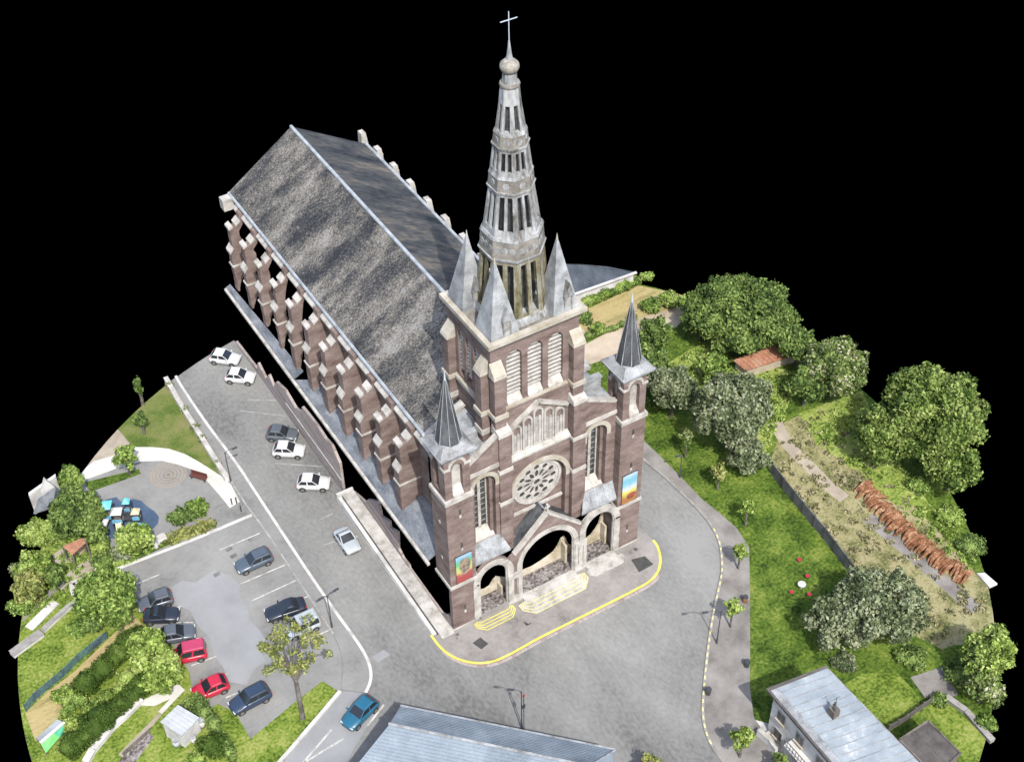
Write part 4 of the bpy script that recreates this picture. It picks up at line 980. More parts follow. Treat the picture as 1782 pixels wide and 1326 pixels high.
for y in (-26.6, -29.2, -32.0, -34.6):
    for z in (4.0, 1.3):
        x = 7.88 - (y + 25.2) * -.025
        wd = MB().box(x - .06, x + .1, y - .55, y + .55, z - .65, z + .65).build('window', 'stone', mh)
        MB().box(x - .075, x - .065, y - .47, y - .03, z - .57, z + .57).build('pane', 'glass', wd)
        MB().box(x - .075, x - .065, y + .03, y + .47, z - .57, z + .57).build('pane', 'glass', wd)
        MB().box(x - .2, x - .062, y - .65, y + .65, z - .78, z - .68).build('sill', 'wallbeige', wd)
ch = MB().box(10.3, 11.0, -30.2, -29.4, 5.9, 7.2).build('chimney', 'timber', mh)
for dx, dy in ((.12, .12), (.46, .5)):
    MB().tube([(10.3 + dx + .1, -30.2 + dy + .1, 7.2), (10.3 + dx + .1, -30.2 + dy + .1, 7.65)], .12, 8).build('chimney_pot', 'post', ch)
MB().tube([(10.9, -29.6, 7.1), (10.9, -29.6, 8.4)], .03, 5).build('aerial', 'iron', ch)
MB().bar((10.5, -29.6, 8.3), (11.3, -29.6, 8.3), .03).build('aerial', 'iron', ch)
MB().box(7.0, 7.85, -27.2, -25.4, .02, .35).build('doorstep', 'stone', mh)
for a_, b_ in (((7.0, -28.4, 3.0), (6.9, -33.5, 3.0)),):
    bl = MB().hexa([(6.7, -33.4, 2.75), (7.7, -33.4, 2.75), (7.75, -28.4, 2.75), (6.75, -28.4, 2.75)], [(6.7, -33.4, 2.88), (7.7, -33.4, 2.88), (7.75, -28.4, 2.88), (6.75, -28.4, 2.88)]).build('balcony', 'concrete', mh)
    for k in range(14):
        y = -33.3 + k * .375
        MB().box(6.74, 6.78, y - .02, y + .02, 2.88, 3.75).build('baluster', 'iron', bl)
    MB().bar((6.76, -33.4, 3.78), (6.76, -28.35, 3.78), .07).build('handrail', 'timber', bl)

gar = thing('garage', 'flat roofed dark grey garage behind the metal roofed house', 'garage')
gp = [(19.55,-33.27), (19.61,-37.31), (16.04,-37.87), (15.94,-33.35)]
gz = lambda z, f=1.0: [((p[0] - sum(q[0] for q in gp) / 4) * f + sum(q[0] for q in gp) / 4, (p[1] - sum(q[1] for q in gp) / 4) * f + sum(q[1] for q in gp) / 4, z) for p in gp]
MB().hexa(gz(0, .95), gz(2.35, .95)).build('wall', 'timber', gar)
gr = MB().hexa(gz(2.36), gz(2.6)).build('roof', 'felt', gar)
for i in range(4):
    MB().bar(gz(2.66, .99)[i], gz(2.66, .99)[(i + 1) % 4], .16, .14).build('roof_edge', 'timber', gr)
for k in (1, 2, 3):
    a_ = Vector(gz(2.61)[0]).lerp(Vector(gz(2.61)[3]), k / 4); b_ = Vector(gz(2.61)[1]).lerp(Vector(gz(2.61)[2]), k / 4)
    MB().bar(a_, b_, .09, .03).build('roof_seam', 'felt', gr)

# barn beyond the field
barn = thing('barn', 'long low building with dark roof and white wall beyond the straw field', 'barn')
be0, be1 = (25.32,34.83), (35.01,34.22)
bt0, bt1, bt2 = (25.65,39.27), (28.73,37.48), (32.03,35.98)
br = MB().hexa([(*be0, 2.28), (*be1, 2.28), (*bt2, 3.28), (*bt1, 4.08), (*bt0, 4.28)], [(*be0, 2.4), (*be1, 2.4), (*bt2, 3.4), (*bt1, 4.2), (*bt0, 4.4)]).build('roof', 'barnroof', barn)
MB().hexa([(be0[0], be0[1] + .3, 0), (be1[0] - .2, be1[1] + .3, 0), (be1[0] - .2, be1[1] + .6, 0), (be0[0], be0[1] + .6, 0)], [(be0[0], be0[1] + .3, 2.26), (be1[0] - .2, be1[1] + .3, 2.26), (be1[0] - .2, be1[1] + .6, 2.26), (be0[0], be0[1] + .6, 2.26)]).build('wall', 'wallwhite', barn)
MB().bar((*be0, 2.42), (*be1, 2.42), .3, .16).build('gutter', 'wallwhite', br)

# tiled shed among the trees
sh = thing('shed', 'low shed with weathered red tile roof among the trees on the right', 'shed')
sp = [(35.65,15.44), (36.03,13.55), (44.12,12.48), (43.86,14.59)]
sr = MB().hexa([(*p, 1.15 + (.4 if i in (0, 3) else 0)) for i, p in enumerate(sp)], [(*p, 1.3 + (.4 if i in (0, 3) else 0)) for i, p in enumerate(sp)]).build('roof', 'terracotta', sh)
for k in range(14):
    a_ = Vector((*sp[0], 1.73)).lerp(Vector((*sp[3], 1.73)), (k + .5) / 14); b_ = Vector((*sp[1], 1.33)).lerp(Vector((*sp[2], 1.33)), (k + .5) / 14)
    MB().bar(a_, b_, .22, .08).build('tile_row', 'terracotta', sr)
cxs = sum(p[0] for p in sp) / 4; cys = sum(p[1] for p in sp) / 4
MB().hexa([(cxs + (p[0] - cxs) * .93, cys + (p[1] - cys) * .93, 0) for p in sp], [(cxs + (p[0] - cxs) * .93, cys + (p[1] - cys) * .93, 1.1) for p in sp]).build('wall', 'wallbeige', sh)

# house cut by the edge at the far left
lh = thing('house', 'small house with blue slate roof and white walls at the left edge behind trees', 'house')
lr = [(-41.65,34.24), (-39.64,34.01), (-38.19,35.60), (-38.60,35.24), (-40.73,34.53)]
lz = (3.2, 3.2, 3.2, 4.6, 4.6)
o = MB().hexa([(*p, z - .15) for p, z in zip(lr, lz)], [(*p, z) for p, z in zip(lr, lz)]).build('roof', 'aisle', lh)
for k in range(9):
    t = (k + .5) / 9
    a_ = Vector((*lr[0], 3.23)).lerp(Vector((*lr[2], 3.23)), t); b_ = Vector((*lr[4], 4.63)).lerp(Vector((*lr[3], 4.63)), t)
    MB().bar(a_, b_, .07, .05).build('roof_seam', 'bluetile', o)
gw_ = [(-41.27,37.18), (-37.97,38.34)]
MB().hexa([(*gw_[0], 0), (*gw_[1], 0), (gw_[1][0] + .1, gw_[1][1] + .4, 0), (gw_[0][0] + .1, gw_[0][1] + .4, 0)], [(*gw_[0], 3.0), (*gw_[1], 3.0), (gw_[1][0] + .1, gw_[1][1] + .4, 3.0), (gw_[0][0] + .1, gw_[0][1] + .4, 3.0)]).build('wall', 'wallwhite', lh)
gb_ = (-39.47,35.39)
MB().extr([(gb_[0] - .7, gb_[1], 3.0), (gb_[0] + .8, gb_[1], 3.0), (gb_[0] + .8, gb_[1], 4.4), (gb_[0] + .1, gb_[1], 6.0), (gb_[0] - .7, gb_[1], 4.3)], (0, .4, 0)).build('gable', 'wallwhite', lh)

# garden shed, cold frame, terracotta lean-to
gs = thing('garden_shed', 'garden shed with pale corrugated metal roof beside the car park', 'shed')
gq = [(-37.57,4.64), (-36.39,2.53), (-38.54,1.50), (-39.65,3.75)]
gzv = (2.4, 2.1, 2.1, 2.4)
sr = MB().hexa([(*p, z - .1) for p, z in zip(gq, gzv)], [(*p, z) for p, z in zip(gq, gzv)]).build('roof', 'sheetw', gs)
for k in range(6):
    t0, t1 = k / 6 + .004, (k + 1) / 6 - .004
    q = [Vector((*gq[0], 2.41)).lerp(Vector((*gq[3], 2.41)), t0), Vector((*gq[1], 2.11)).lerp(Vector((*gq[2], 2.11)), t0), Vector((*gq[1], 2.11)).lerp(Vector((*gq[2], 2.11)), t1), Vector((*gq[0], 2.41)).lerp(Vector((*gq[3], 2.41)), t1)]
    MB().hexa(q, [p + Vector((0, 0, .03 + .03 * (k % 2))) for p in q]).build('roof_panel', 'sheetw', sr)
cg = (sum(p[0] for p in gq) / 4, sum(p[1] for p in gq) / 4)
MB().hexa([(cg[0] + (p[0] - cg[0]) * .9, cg[1] + (p[1] - cg[1]) * .9, 0) for p in gq], [(cg[0] + (p[0] - cg[0]) * .9, cg[1] + (p[1] - cg[1]) * .9, z - .12) for p, z in zip(gq, gzv)]).build('wall', 'wallwhite', gs)
for (px_, w_, h_, lab, mm) in (((-36.25,3.06), .8, .9, 'white upright tank standing at the corner of the garden shed', 'wallwhite'), ((-37.55,1.84), .55, .7, 'small white drum on the grass below the garden shed', 'wallwhite'), ((-39.04,2.34), .7, .8, 'pale grey water butt in front of the garden shed', 'sheetw')):
    t = thing('water_butt', lab, 'water butt', px_, 0, 'tanks round the garden shed')
    MB().lathe([(w_ * .46, 0), (w_ * .52, h_ * .5), (w_ * .46, h_)], n=14).build('barrel', mm, t, True)
    MB().lathe([(w_ * .49, h_), (w_ * .49, h_ + .06)], n=14).build('lid', 'lead', t)
cfm = thing('cold_frame', 'long low lean-to frame with grey and green sheeting on the allotment', 'cold frame')
M['green_a'] = plain('bright_green_sheet', (.09, .3, .09)); M['green_b'] = plain('turquoise_green_sheet', (.05, .27, .16))
f0 = [(-49.82,9.54), (-47.54,10.52)]; f1 = [(-49.69,8.52), (-47.09,9.50)]; f2 = [(-49.59,7.70), (-46.35,9.58)]
MB().hexa([(*f0[0], .5), (*f0[1], .5), (*f1[1], .9), (*f1[0], .9)], [(*f0[0], .55), (*f0[1], .55), (*f1[1], .95), (*f1[0], .95)]).build('grey_panel', 'sheetw', cfm)
MB().bar((*f1[0], 1.0), (*f1[1], 1.0), .3, .1).build('ridge_board', 'wallwhite', cfm)
mid1 = Vector((*f1[0], .92)).lerp(Vector((*f1[1], .92)), .5); mid2 = Vector((*f2[0], .3)).lerp(Vector((*f2[1], .3)), .5)
for q, m_ in (([Vector((*f1[0], .92)), mid1, mid2, Vector((*f2[0], .3))], 'green_a'), ([mid1, Vector((*f1[1], .92)), Vector((*f2[1], .3)), mid2], 'green_b')):
    MB().hexa(q, [p + Vector((0, 0, .05)) for p in q]).build('green_panel', m_, cfm)
for p in f0 + f1 + f2:
    MB().box(p[0] - .05, p[0] + .05, p[1] - .05, p[1] + .05, 0, .5 if p in f0 else (.9 if p in f1 else .3)).build('post', 'timber', cfm)
lt = thing('lean_to', 'small terracotta tiled lean-to roof beside the cream terrace on the left', 'lean-to')
tq = [(-40.42,29.21), (-38.40,28.93), (-38.23,28.18), (-39.98,27.78)]
tz = (2.2, 2.5, 2.5, 2.0)
o = MB().hexa([(*p, z - .12) for p, z in zip(tq, tz)], [(*p, z) for p, z in zip(tq, tz)]).build('roof', 'terracotta', lt)
for p, z in zip(tq, tz):
    MB().box(p[0] - .07, p[0] + .07, p[1] - .07, p[1] + .07, 0, z - .1).build('post', 'timber', lt)
w0, w1 = (-39.73,29.34), (-38.09,29.78)
wt = thing('garden_wall', 'short cream garden wall beside the terracotta lean-to', 'wall')
MB().bar((*w0, .6), (*w1, .6), .25, 1.2, ).build('wall', 'wallbeige', wt); MB().bar((*w0, 1.24), (*w1, 1.24), .35, .08).build('coping', 'stone', wt)

# ---- walls, fences and kerbs standing on the ground
def wall_run(name, label, cat, pts, th, h, m, capm=None, group=None):
    t = thing(name, label, cat, (0, 0, 0), 0, group)
    for a, b_ in zip(pts[:-1], pts[1:]):
        d = (Vector(b_) - Vector(a)).normalized() * (th * .5)
        n_ = Vector((-d.y, d.x))
        q = [Vector(a) + n_, Vector(b_) + n_, Vector(b_) - n_, Vector(a) - n_]
        MB().hexa([(p.x, p.y, 0.0) for p in q], [(p.x, p.y, h) for p in q]).build('wall_section', m, t)
        if capm:
            q = [Vector(a) + n_ * 1.2, Vector(b_) + n_ * 1.2, Vector(b_) - n_ * 1.2, Vector(a) - n_ * 1.2]
            MB().hexa([(p.x, p.y, h + .002) for p in q], [(p.x, p.y, h + .08) for p in q]).build('coping', capm, t)
    return t
wall_run('garden_wall', 'long low white wall with ivy patches beside the pavement of the park', 'wall', [(-21.62,49.44),(-21.80,45.39),(-21.84,40.06),(-21.89,35.58),(-21.93,30.65)], .45, .7, 'concrete', 'stone')
wall_run('low_wall', 'low pale wall with bushes behind it along the top of the car park', 'wall', [(-32.21,26.27),(-30.64,26.40)], .5, .8, 'wallwhite', 'stone')
wall_run('low_wall', 'long narrow white low wall between two hedges on the allotments', 'wall', [(-40.08,8.59),(-41.80,7.79),(-43.49,7.15),(-45.82,5.72),(-46.84,4.80)], .55, .5, 'wallwhite', 'concrete')
wall_run('low_wall', 'wide white low wall at the left edge of the allotments', 'wall', [(-48.94,20.22),(-47.55,20.64),(-45.63,21.23)], .75, .45, 'concrete', 'kerbstone')
wall_run('low_wall', 'thin white wall with dark slot reaching the big garden tree', 'wall', [(-45.45,21.45),(-43.79,22.24),(-42.24,22.97),(-40.68,23.36)], .4, .45, 'concrete', 'kerbstone')
wall_run('low_wall', 'short white wall corner above the big garden tree by the courtyard', 'wall', [(-41.37,24.14),(-41.08,25.35),(-39.98,25.37)], .5, .6, 'wallwhite', 'stone')
wall_run('garden_kerb', 'white kerb between the grass verge and the side road', 'kerb', [(-23.69,-0.44),(-26.24,-1.72),(-28.63,-2.87),(-30.81,-3.94),(-33.00,-4.96)], .35, .25, 'concrete')
wall_run('low_wall', 'white garden wall curving round the lower right lawns', 'wall', [(24.29,-31.30),(24.74,-33.45),(24.56,-35.67),(24.47,-37.06)], .5, .4, 'kerbstone', 'kerbstone')
wall_run('low_wall', 'small white wall beside the drive of the metal roofed house', 'wall', [(6.86,-25.05),(7.06,-26.47),(6.98,-27.55)], .35, .9, 'wallwhite', 'stone')
sl_ = tag(MB().extr([(-1.9, -.55, .05), (1.9, -.45, .05), (1.9, .5, .05), (-1.9, .45, .05)], (0, 0, .1)).build('white_slab', 'concrete'), 'white slab lying on the allotment grass on the left', 'slab')
p = (-44.90,23.53); sl_.location = (p[0], p[1], 0); sl_.rotation_euler = (0, 0, .48)
wh = tag(MB().extr([(-.5, -.9, 0), (.5, -1.0, 0), (.45, .7, 0), (-.3, 1.1, 0)], (0, 0, .25)).build('white_heap', 'concrete'), 'white covered heap at the far end of the rust brown row', 'heap')
p = (37.84,-23.13); wh.location = (p[0], p[1], 0)

fence = thing('concrete_fence', 'long grey concrete panel fence between the lawn and the dry meadow', 'fence')
fp = [(28.95,0.13),(28.53,-2.42),(28.28,-4.54),(28.04,-6.23),(27.80,-8.27),(27.62,-10.13),(27.29,-12.13),(26.97,-14.09),(26.70,-15.96),(26.59,-17.11)]
po = MB().box(-.1, .1, -.1, .1, 0, 1.75).build('post', 'post', fence); po.location = (*fp[0], 0)
for q in fp[1:]:
    c = copy_obj(po, fence); c.location = (*q, 0)
for a, b_ in zip(fp[:-1], fp[1:]):
    l = math.dist(a, b_) - .2
    ang = math.atan2(b_[1] - a[1], b_[0] - a[0])
    for k in range(3):
        c = MB().box(-l / 2, l / 2, -.035, .035, .02 + k * .55, .55 + k * .55).build('panel', 'panel', fence)
        c.location = ((a[0] + b_[0]) / 2, (a[1] + b_[1]) / 2, 0); c.rotation_euler = (0, 0, ang)

M['net_a'] = ramp_mat('blue_green_netting', [(.03, .04, .07), (.05, .09, .09), (.07, .14, .11)], noise=.9, detail=6, fine=.8, fine_scale=7)
nf = thing('net_fence', 'blue green netting fence along the mown strip of the allotments', 'fence')
np_ = [(-40.27,17.38),(-41.80,16.87),(-43.59,16.23),(-45.53,15.23),(-46.94,14.72),(-48.60,14.07),(-49.74,13.28)]
for i, (a, b_) in enumerate(zip(np_[:-1], np_[1:])):
    MB().bar((a[0], a[1], .55), (b_[0], b_[1], .55), .06, 1.0).build('net_panel', 'net_a', nf)
for a in np_:
    MB().tube([(a[0], a[1], 0), (a[0], a[1], 1.2)], .04, 5).build('post', 'iron', nf)
gfen = thing('board_fence', 'brown board edging round the vegetable bed below the garden shed', 'fence')
gl = walk([(-40.58,5.03),(-42.28,4.36),(-44.18,3.70)], .55)
for a, b_ in zip(gl[:-1], gl[1:]):
    MB().bar((a[0], a[1], .28), (b_[0] * .96 + a[0] * .04, b_[1] * .96 + a[1] * .04, .28), .06, .5).build('board', 'timber', gfen)
lf_ = thing('garden_fence', 'dark fence between the two bright lawns at the lower right', 'fence')
gl = walk([(17.27,-31.12),(19.34,-31.18),(21.30,-31.00),(23.65,-30.97)], 1.1)
for a, b_ in zip(gl[:-1], gl[1:]):
    MB().bar((a[0], a[1], .5), (b_[0], b_[1], .5), .07, .9).build('board', 'felt', lf_)
for a in gl:
    MB().box(a[0] - .06, a[0] + .06, a[1] - .06, a[1] + .06, 0, 1.1).build('post', 'timber', lf_)

# rust-brown row in the field: many short bundles lying side by side
rng = random.Random(5)
M['rust'] = ramp_mat('rust_brown_bundle', [(.05, .026, .014), (.115, .052, .026), (.17, .08, .042), (.27, .18, .11)], noise=1.1, detail=8, fine=.6, fine_scale=6, island=.25)
rr0 = thing('bundle_row', 'long row of rust brown bundles heaped along the field strip on the right', 'heap')
rl_ = walk([(35.80,-6.90),(35.45,-10.89),(35.30,-14.95),(35.49,-18.54),(36.56,-22.33)], .36)
for i, a in enumerate(rl_[:-1]):
    b_ = rl_[i + 1]; d = (Vector(b_) - Vector(a)).normalized(); d.rotate(Matrix.Rotation(rng.uniform(-.3, .3), 2)); n_ = Vector((-d.y, d.x))
    L_ = 1.15 + rng.uniform(-.25, .25); h = .62 + rng.uniform(-.12, .15); j = rng.uniform(-.2, .2)
    c = Vector(a)
    path = [(*(c + n_ * (-L_ + j)), .1), (*(c + n_ * (-L_ * .6 + j) + d * rng.uniform(-.1, .1)), h * .8), (*(c + n_ * j), h + .1), (*(c + n_ * (L_ * .6 + j) + d * rng.uniform(-.1, .1)), h * .8), (*(c + n_ * (L_ + j)), .1)]
    MB().tube(path, [.12, .2, .22, .2, .12], 6).build('bundle', 'rust', rr0)

# ================================================================== vegetation
def fol(name, cols, isl=.5):
    return ramp_mat(name, cols, noise=.4, detail=4, fine=.35, fine_scale=3, rough=.75, spec=.15, island=isl, lo=.28, hi=.74, transl=.25)
M['leaf_dark'] = fol('dark_green_leaf', [(0.024, 0.045, 0.012), (0.062, 0.100, 0.024), (0.107, 0.162, 0.041), (0.177, 0.239, 0.066)])
M['leaf_mid'] = fol('mid_green_leaf', [(0.033, 0.062, 0.012), (0.087, 0.142, 0.027), (0.156, 0.228, 0.048), (0.249, 0.322, 0.093)])
M['leaf_light'] = fol('light_green_leaf', [(0.051, 0.085, 0.015), (0.128, 0.187, 0.034), (0.204, 0.281, 0.060), (0.297, 0.357, 0.119)])
M['leaf_spring'] = fol('spring_green_leaf', [(.026, .05, .009), (.075, .12, .022), (.135, .19, .042), (.215, .265, .085)])
M['leaf_olive'] = fol('grey_olive_leaf', [(0.038, 0.054, 0.024), (0.093, 0.116, 0.054), (0.166, 0.193, 0.104), (0.249, 0.270, 0.177)])
M['leaf_flower'] = fol('leaf_with_cream_blossom', [(.031, .051, .014), (.06, .1, .022), (.1, .15, .034), (.14, .19, .05), (.2, .24, .09), (.36, .35, .24)])
M['leaf_hedge'] = fol('clipped_hedge_leaf', [(.02, .042, .006), (.034, .062, .009), (.05, .085, .013), (.075, .115, .022)], .35)
M['leaf_yellow'] = fol('yellow_green_leaf', [(0.051, 0.068, 0.017), (0.136, 0.162, 0.043), (0.221, 0.238, 0.068), (0.289, 0.281, 0.119)])
M['leaf_dry'] = fol('dry_meadow_stalk', [(.05, .06, .02), (.13, .13, .06), (.22, .2, .11), (.3, .27, .17)])
M['bark'] = ramp_mat('grey_bark', [(.04, .035, .03), (.075, .068, .06), (.12, .11, .098)], noise=1.5, fine=.5)

def leaves(rs, blobs, size, dens, shape=(1.0, .62)):
    V = []; F = 0
    for (cx, cy, cz, rx, ry, rz) in blobs:
        area = 4 * math.pi * (((rx * ry) ** 1.6 + (rx * rz) ** 1.6 + (ry * rz) ** 1.6) / 3) ** (1 / 1.6)
        n = max(20, int(area / (size * size) * dens))
        d = rs.normal(size=(n, 3)); d /= np.linalg.norm(d, axis=1)[:, None]
        r = rs.uniform(.55, 1.05, n) ** .6
        # lumpy outline
        f = 1 + .13 * np.sin(d[:, 0] * 5 + cx * 3) + .13 * np.sin(d[:, 1] * 6 + cy * 2) + .1 * np.sin(d[:, 2] * 7 + cz)
        p = d * (r * f)[:, None] * np.array([rx, ry, rz]) + np.array([cx, cy, cz])
        nrm = d + rs.normal(scale=.75, size=(n, 3)); nrm /= np.linalg.norm(nrm, axis=1)[:, None]
        a = np.cross(nrm, rs.normal(size=(n, 3))); a /= np.linalg.norm(a, axis=1)[:, None]
        b = np.cross(nrm, a)
        s = size * rs.uniform(.55, 1.25, n)[:, None]
        a = a * s * shape[0]; b = b * s * shape[1]
        q = np.stack([p - a, p - b * .9 + a * .1, p + a, p + b], 1)
        V.append(q.reshape(-1, 3)); F += n
    return np.concatenate(V), F
def leaf_mesh(name, rs, blobs, size, dens, core=.72):
    V, n = leaves(rs, blobs, size, dens)
    cv = []; cf = []
    if core > 0:
        for (cx, cy, cz, rx, ry, rz) in blobs:
            o = len(cv)
            nu, nv = 8, 5
            for j in range(nv + 1):
                t = math.pi * j / nv
                for i in range(nu):
                    p = 2 * math.pi * i / nu
                    k = core * (1 + .12 * rs.normal())
                    cv.append((cx + rx * k * math.sin(t) * math.cos(p), cy + ry * k * math.sin(t) * math.sin(p), max(.02, cz + rz * k * math.cos(t))))
            for j in range(nv):
                for i in range(nu):
                    cf.append((o + j * nu + i, o + j * nu + (i + 1) % nu, o + (j + 1) * nu + (i + 1) % nu, o + (j + 1) * nu + i))
    V[:, 2] = np.maximum(V[:, 2], .01)
    allv = np.concatenate([V, np.array(cv).reshape(-1, 3)]) if cv else V
    quads = np.arange(4 * n).reshape(-1, 4)
    if cf: quads = np.concatenate([quads, np.array(cf) + 4 * n])
    me = bpy.data.meshes.new(name)
    me.vertices.add(len(allv)); me.vertices.foreach_set('co', allv.astype(np.float32).ravel())
    me.loops.add(4 * len(quads)); me.loops.foreach_set('vertex_index', quads.astype(np.int32).ravel())
    me.polygons.add(len(quads)); me.polygons.foreach_set('loop_start', np.arange(0, 4 * len(quads), 4, dtype=np.int32))
    me.update(calc_edges=True); me.validate()
    return me
tree_no = [100]
def tree(name, label, cat, base, h, cr_, rz, m, group=None, size=.23, dens=1.35, nb=None, trunk=None, squash=1.0, core=.62, bs=.88, spread=.7, lean=None):
    """a trunk with limbs and a crown of leaf clumps; cr_ crown radius, rz half its height"""
    tree_no[0] += 1
    rs = np.random.RandomState(tree_no[0]); r_ = random.Random(tree_no[0])
    t = thing(name, label, cat, base, 0.0 if lean else r_.uniform(0, 6.28), group)
    zc = h - rz
    nb = nb or max(5, int(cr_ * 4.5))
    blobs = [(0, 0, zc, cr_ * .62, cr_ * .62 * squash, rz * .72)]
    limbs = []
    for i in range(nb):
        a = 2.399 * i + r_.uniform(-.4, .4); e = math.asin(-.55 + 1.5 * (i + .5) / nb)
        rr = cr_ * spread * (r_.uniform(.75, 1.08) if core else r_.uniform(.35, 1.1))
        c = (rr * math.cos(e) * math.cos(a), rr * math.cos(e) * math.sin(a) * squash, zc + rz * spread * math.sin(e) * r_.uniform(.85, 1.1))
        s = cr_ * r_.uniform(.24, .42) * bs
        blobs.append((*c, s, s, s * min(1.0, rz / cr_ + .15)))
        if i % 3 == 0: limbs.append(c)
    lx, ly = lean or (0, 0)
    blobs = [(b[0] + lx, b[1] + ly) + b[2:] for b in blobs]; limbs = [(c[0] + lx, c[1] + ly, c[2]) for c in limbs]
    if core == 0: blobs = blobs[1:]
    me = leaf_mesh('crown', rs, blobs, size, dens, core)
    me.materials.append(M[m])
    cro = bpy.data.objects.new('crown', me); COL.objects.link(cro); cro.parent = t
    tr = MB(); tk = trunk or (.09 + .035 * h / 2)
    tr.tube([(0, 0, -.05), (.03 + lx * .3, .02 + ly * .3, zc * .5), (0.05 + lx * .7, ly * .7, zc), (lx, ly, h - rz * .5)], [tk * 1.25, tk, tk * .7, tk * .25], 7)
    for c in limbs:
        tr.tube([(lx * .4, ly * .4, max(.3, zc - rz * .7)), (lx * .5 + c[0] * .5, ly * .5 + c[1] * .5, (zc - rz * .3 + c[2]) / 2), c], [tk * .55, tk * .35, tk * .12], 5)
    tr.build('trunk', 'bark', t)
    return t
def bush(label, base, r, h, m, group=None, size=.17, dens=1.4, nb=4, name='bush', el=1.0, rot=0.0):
    tree_no[0] += 1
    rs = np.random.RandomState(tree_no[0]); r_ = random.Random(tree_no[0])
    blobs = [(0, 0, h * .48, r * .8 * el, r * .8, h * .5)]
    for i in range(nb):
        a = 2.4 * i; s = r * r_.uniform(.35, .55)
        blobs.append((r * .6 * el * math.cos(a), r * .6 * math.sin(a), h * r_.uniform(.35, .72), s, s, s * min(1.1, h / r * .6)))
    me = leaf_mesh('bush', rs, blobs, size, dens, .75); me.materials.append(M[m])
    o = bpy.data.objects.new(name, me); COL.objects.link(o); o.location = (base[0], base[1], 0); o.rotation_euler = (0, 0, rot)
    return tag(o, label, 'bush', group)
def hedge(label, pts, w, h, m, size=.12, name='hedge', dens=1.4, bumps=.12):
    tree_no[0] += 1
    rs = np.random.RandomState(tree_no[0])
    P = walk(pts, w * .55); blobs = []
    for i, p in enumerate(P):
        k = 1 + bumps * rs.normal()
        blobs.append((p[0], p[1], h * .5 * k, w * .55 * k, w * .55 * k, h * .5 * k))
    me = leaf_mesh(name, rs, blobs, size, dens, .86); me.materials.append(M[m])
    o = bpy.data.objects.new(name, me); COL.objects.link(o)
    return tag(o, label, 'hedge')

# right: big trees round the meadow
G1 = 'trees on the far right meadow'
tree('broad_tree', 'broad dark green tree, largest one behind the red tiled shed', 'tree', (40.30,19.35), 7.0, 6.4, 3.1, 'leaf_dark', G1, nb=46, bs=.72, spread=.8)
tree('broad_tree', 'dark green tree left of the largest dark tree near the pale dirt', 'tree', (35.93,22.07), 5.8, 3.0, 2.5, 'leaf_dark', G1)
tree('broad_tree', 'dark tree on the far edge right of the largest dark tree', 'tree', (42.39,12.09), 5.4, 2.9, 2.2, 'leaf_dark', G1)
tree('blossom_tree', 'tree with cream blossom right of the red tiled shed', 'tree', (42.39,5.83), 8.2, 3.9, 3.9, 'leaf_flower', G1, nb=24)
tree('broad_tree', 'dark green tree between the red tiled shed and the blossom tree', 'tree', (38.88,6.41), 5.8, 2.4, 2.6, 'leaf_dark', G1)
tree('broad_tree', 'huge light green tree standing alone on the right edge', 'tree', (44.36,-6.87), 11.6, 5.6, 5.0, 'leaf_spring', G1, nb=44, bs=.75, spread=.78)
tree('broad_tree', 'light green lower tree joined to the left of the huge right edge tree', 'tree', (40.24,-4.99), 8.2, 3.7, 3.8, 'leaf_spring', G1, nb=18)
tree('broad_tree', 'light green leaning tree below the huge right edge tree', 'tree', (43.40,-11.98), 6.2, 3.2, 2.8, 'leaf_spring', G1, nb=12)
tree('olive_tree', 'tall grey green tree beside the lawn right of the church', 'tree', (27.26,5.88), 10.2, 4.4, 4.0, 'leaf_olive', G1, nb=30, bs=.85, spread=.74)
tree('olive_tree', 'shorter grey green tree leaning against the lawn side of the tall one', 'tree', (26.50,1.64), 5.2, 2.4, 2.4, 'leaf_olive', G1, nb=14, bs=.85, spread=.74)
tree('olive_tree', 'grey green tree just right of the right turret', 'tree', (24.98,13.04), 7.6, 3.0, 3.0, 'leaf_olive', G1, nb=14)
tree('olive_tree', 'grey green tree behind the right turret spire', 'tree', (25.27,18.07), 7.0, 2.6, 2.6, 'leaf_dark', G1, nb=12)
tree('broad_tree', 'dark green tree between right turret and the largest dark tree', 'tree', (29.33,22.51), 6.0, 2.3, 2.4, 'leaf_dark', G1)
tree('broad_tree', 'green tree rising through the clearing left of the red tiled shed', 'tree', (32.35,15.04), 4.2, 2.0, 1.9, 'leaf_mid', G1)
tree('broad_tree', 'slim green tree at the edge of the pale dirt behind the shed', 'tree', (36.43,25.39), 5.0, 1.5, 2.2, 'leaf_mid', G1)
tree('olive_tree', 'very wide grey olive tree at the end of the concrete fence', 'tree', (23.77,-21.82), 7.2, 4.5, 3.0, 'leaf_olive', G1, nb=40, squash=.85, bs=.8, core=.55, spread=.8)
tree('olive_tree', 'low grey olive tree leaning over the lawn left of the wide olive tree', 'tree', (19.64,-20.69), 4.8, 3.1, 2.1, 'leaf_olive', G1, nb=20, bs=.8, core=.5, spread=.8)
tree('broad_tree', 'tall light green tree with pale leaves at the lower right edge', 'tree', (28.48,-31.52), 8.0, 2.8, 3.8, 'leaf_light', G1, nb=20)
tree('broad_tree', 'pale leaved small tree below the tall lower right tree', 'tree', (26.62,-33.21), 4.4, 2.1, 1.9, 'leaf_flower', G1, nb=10)
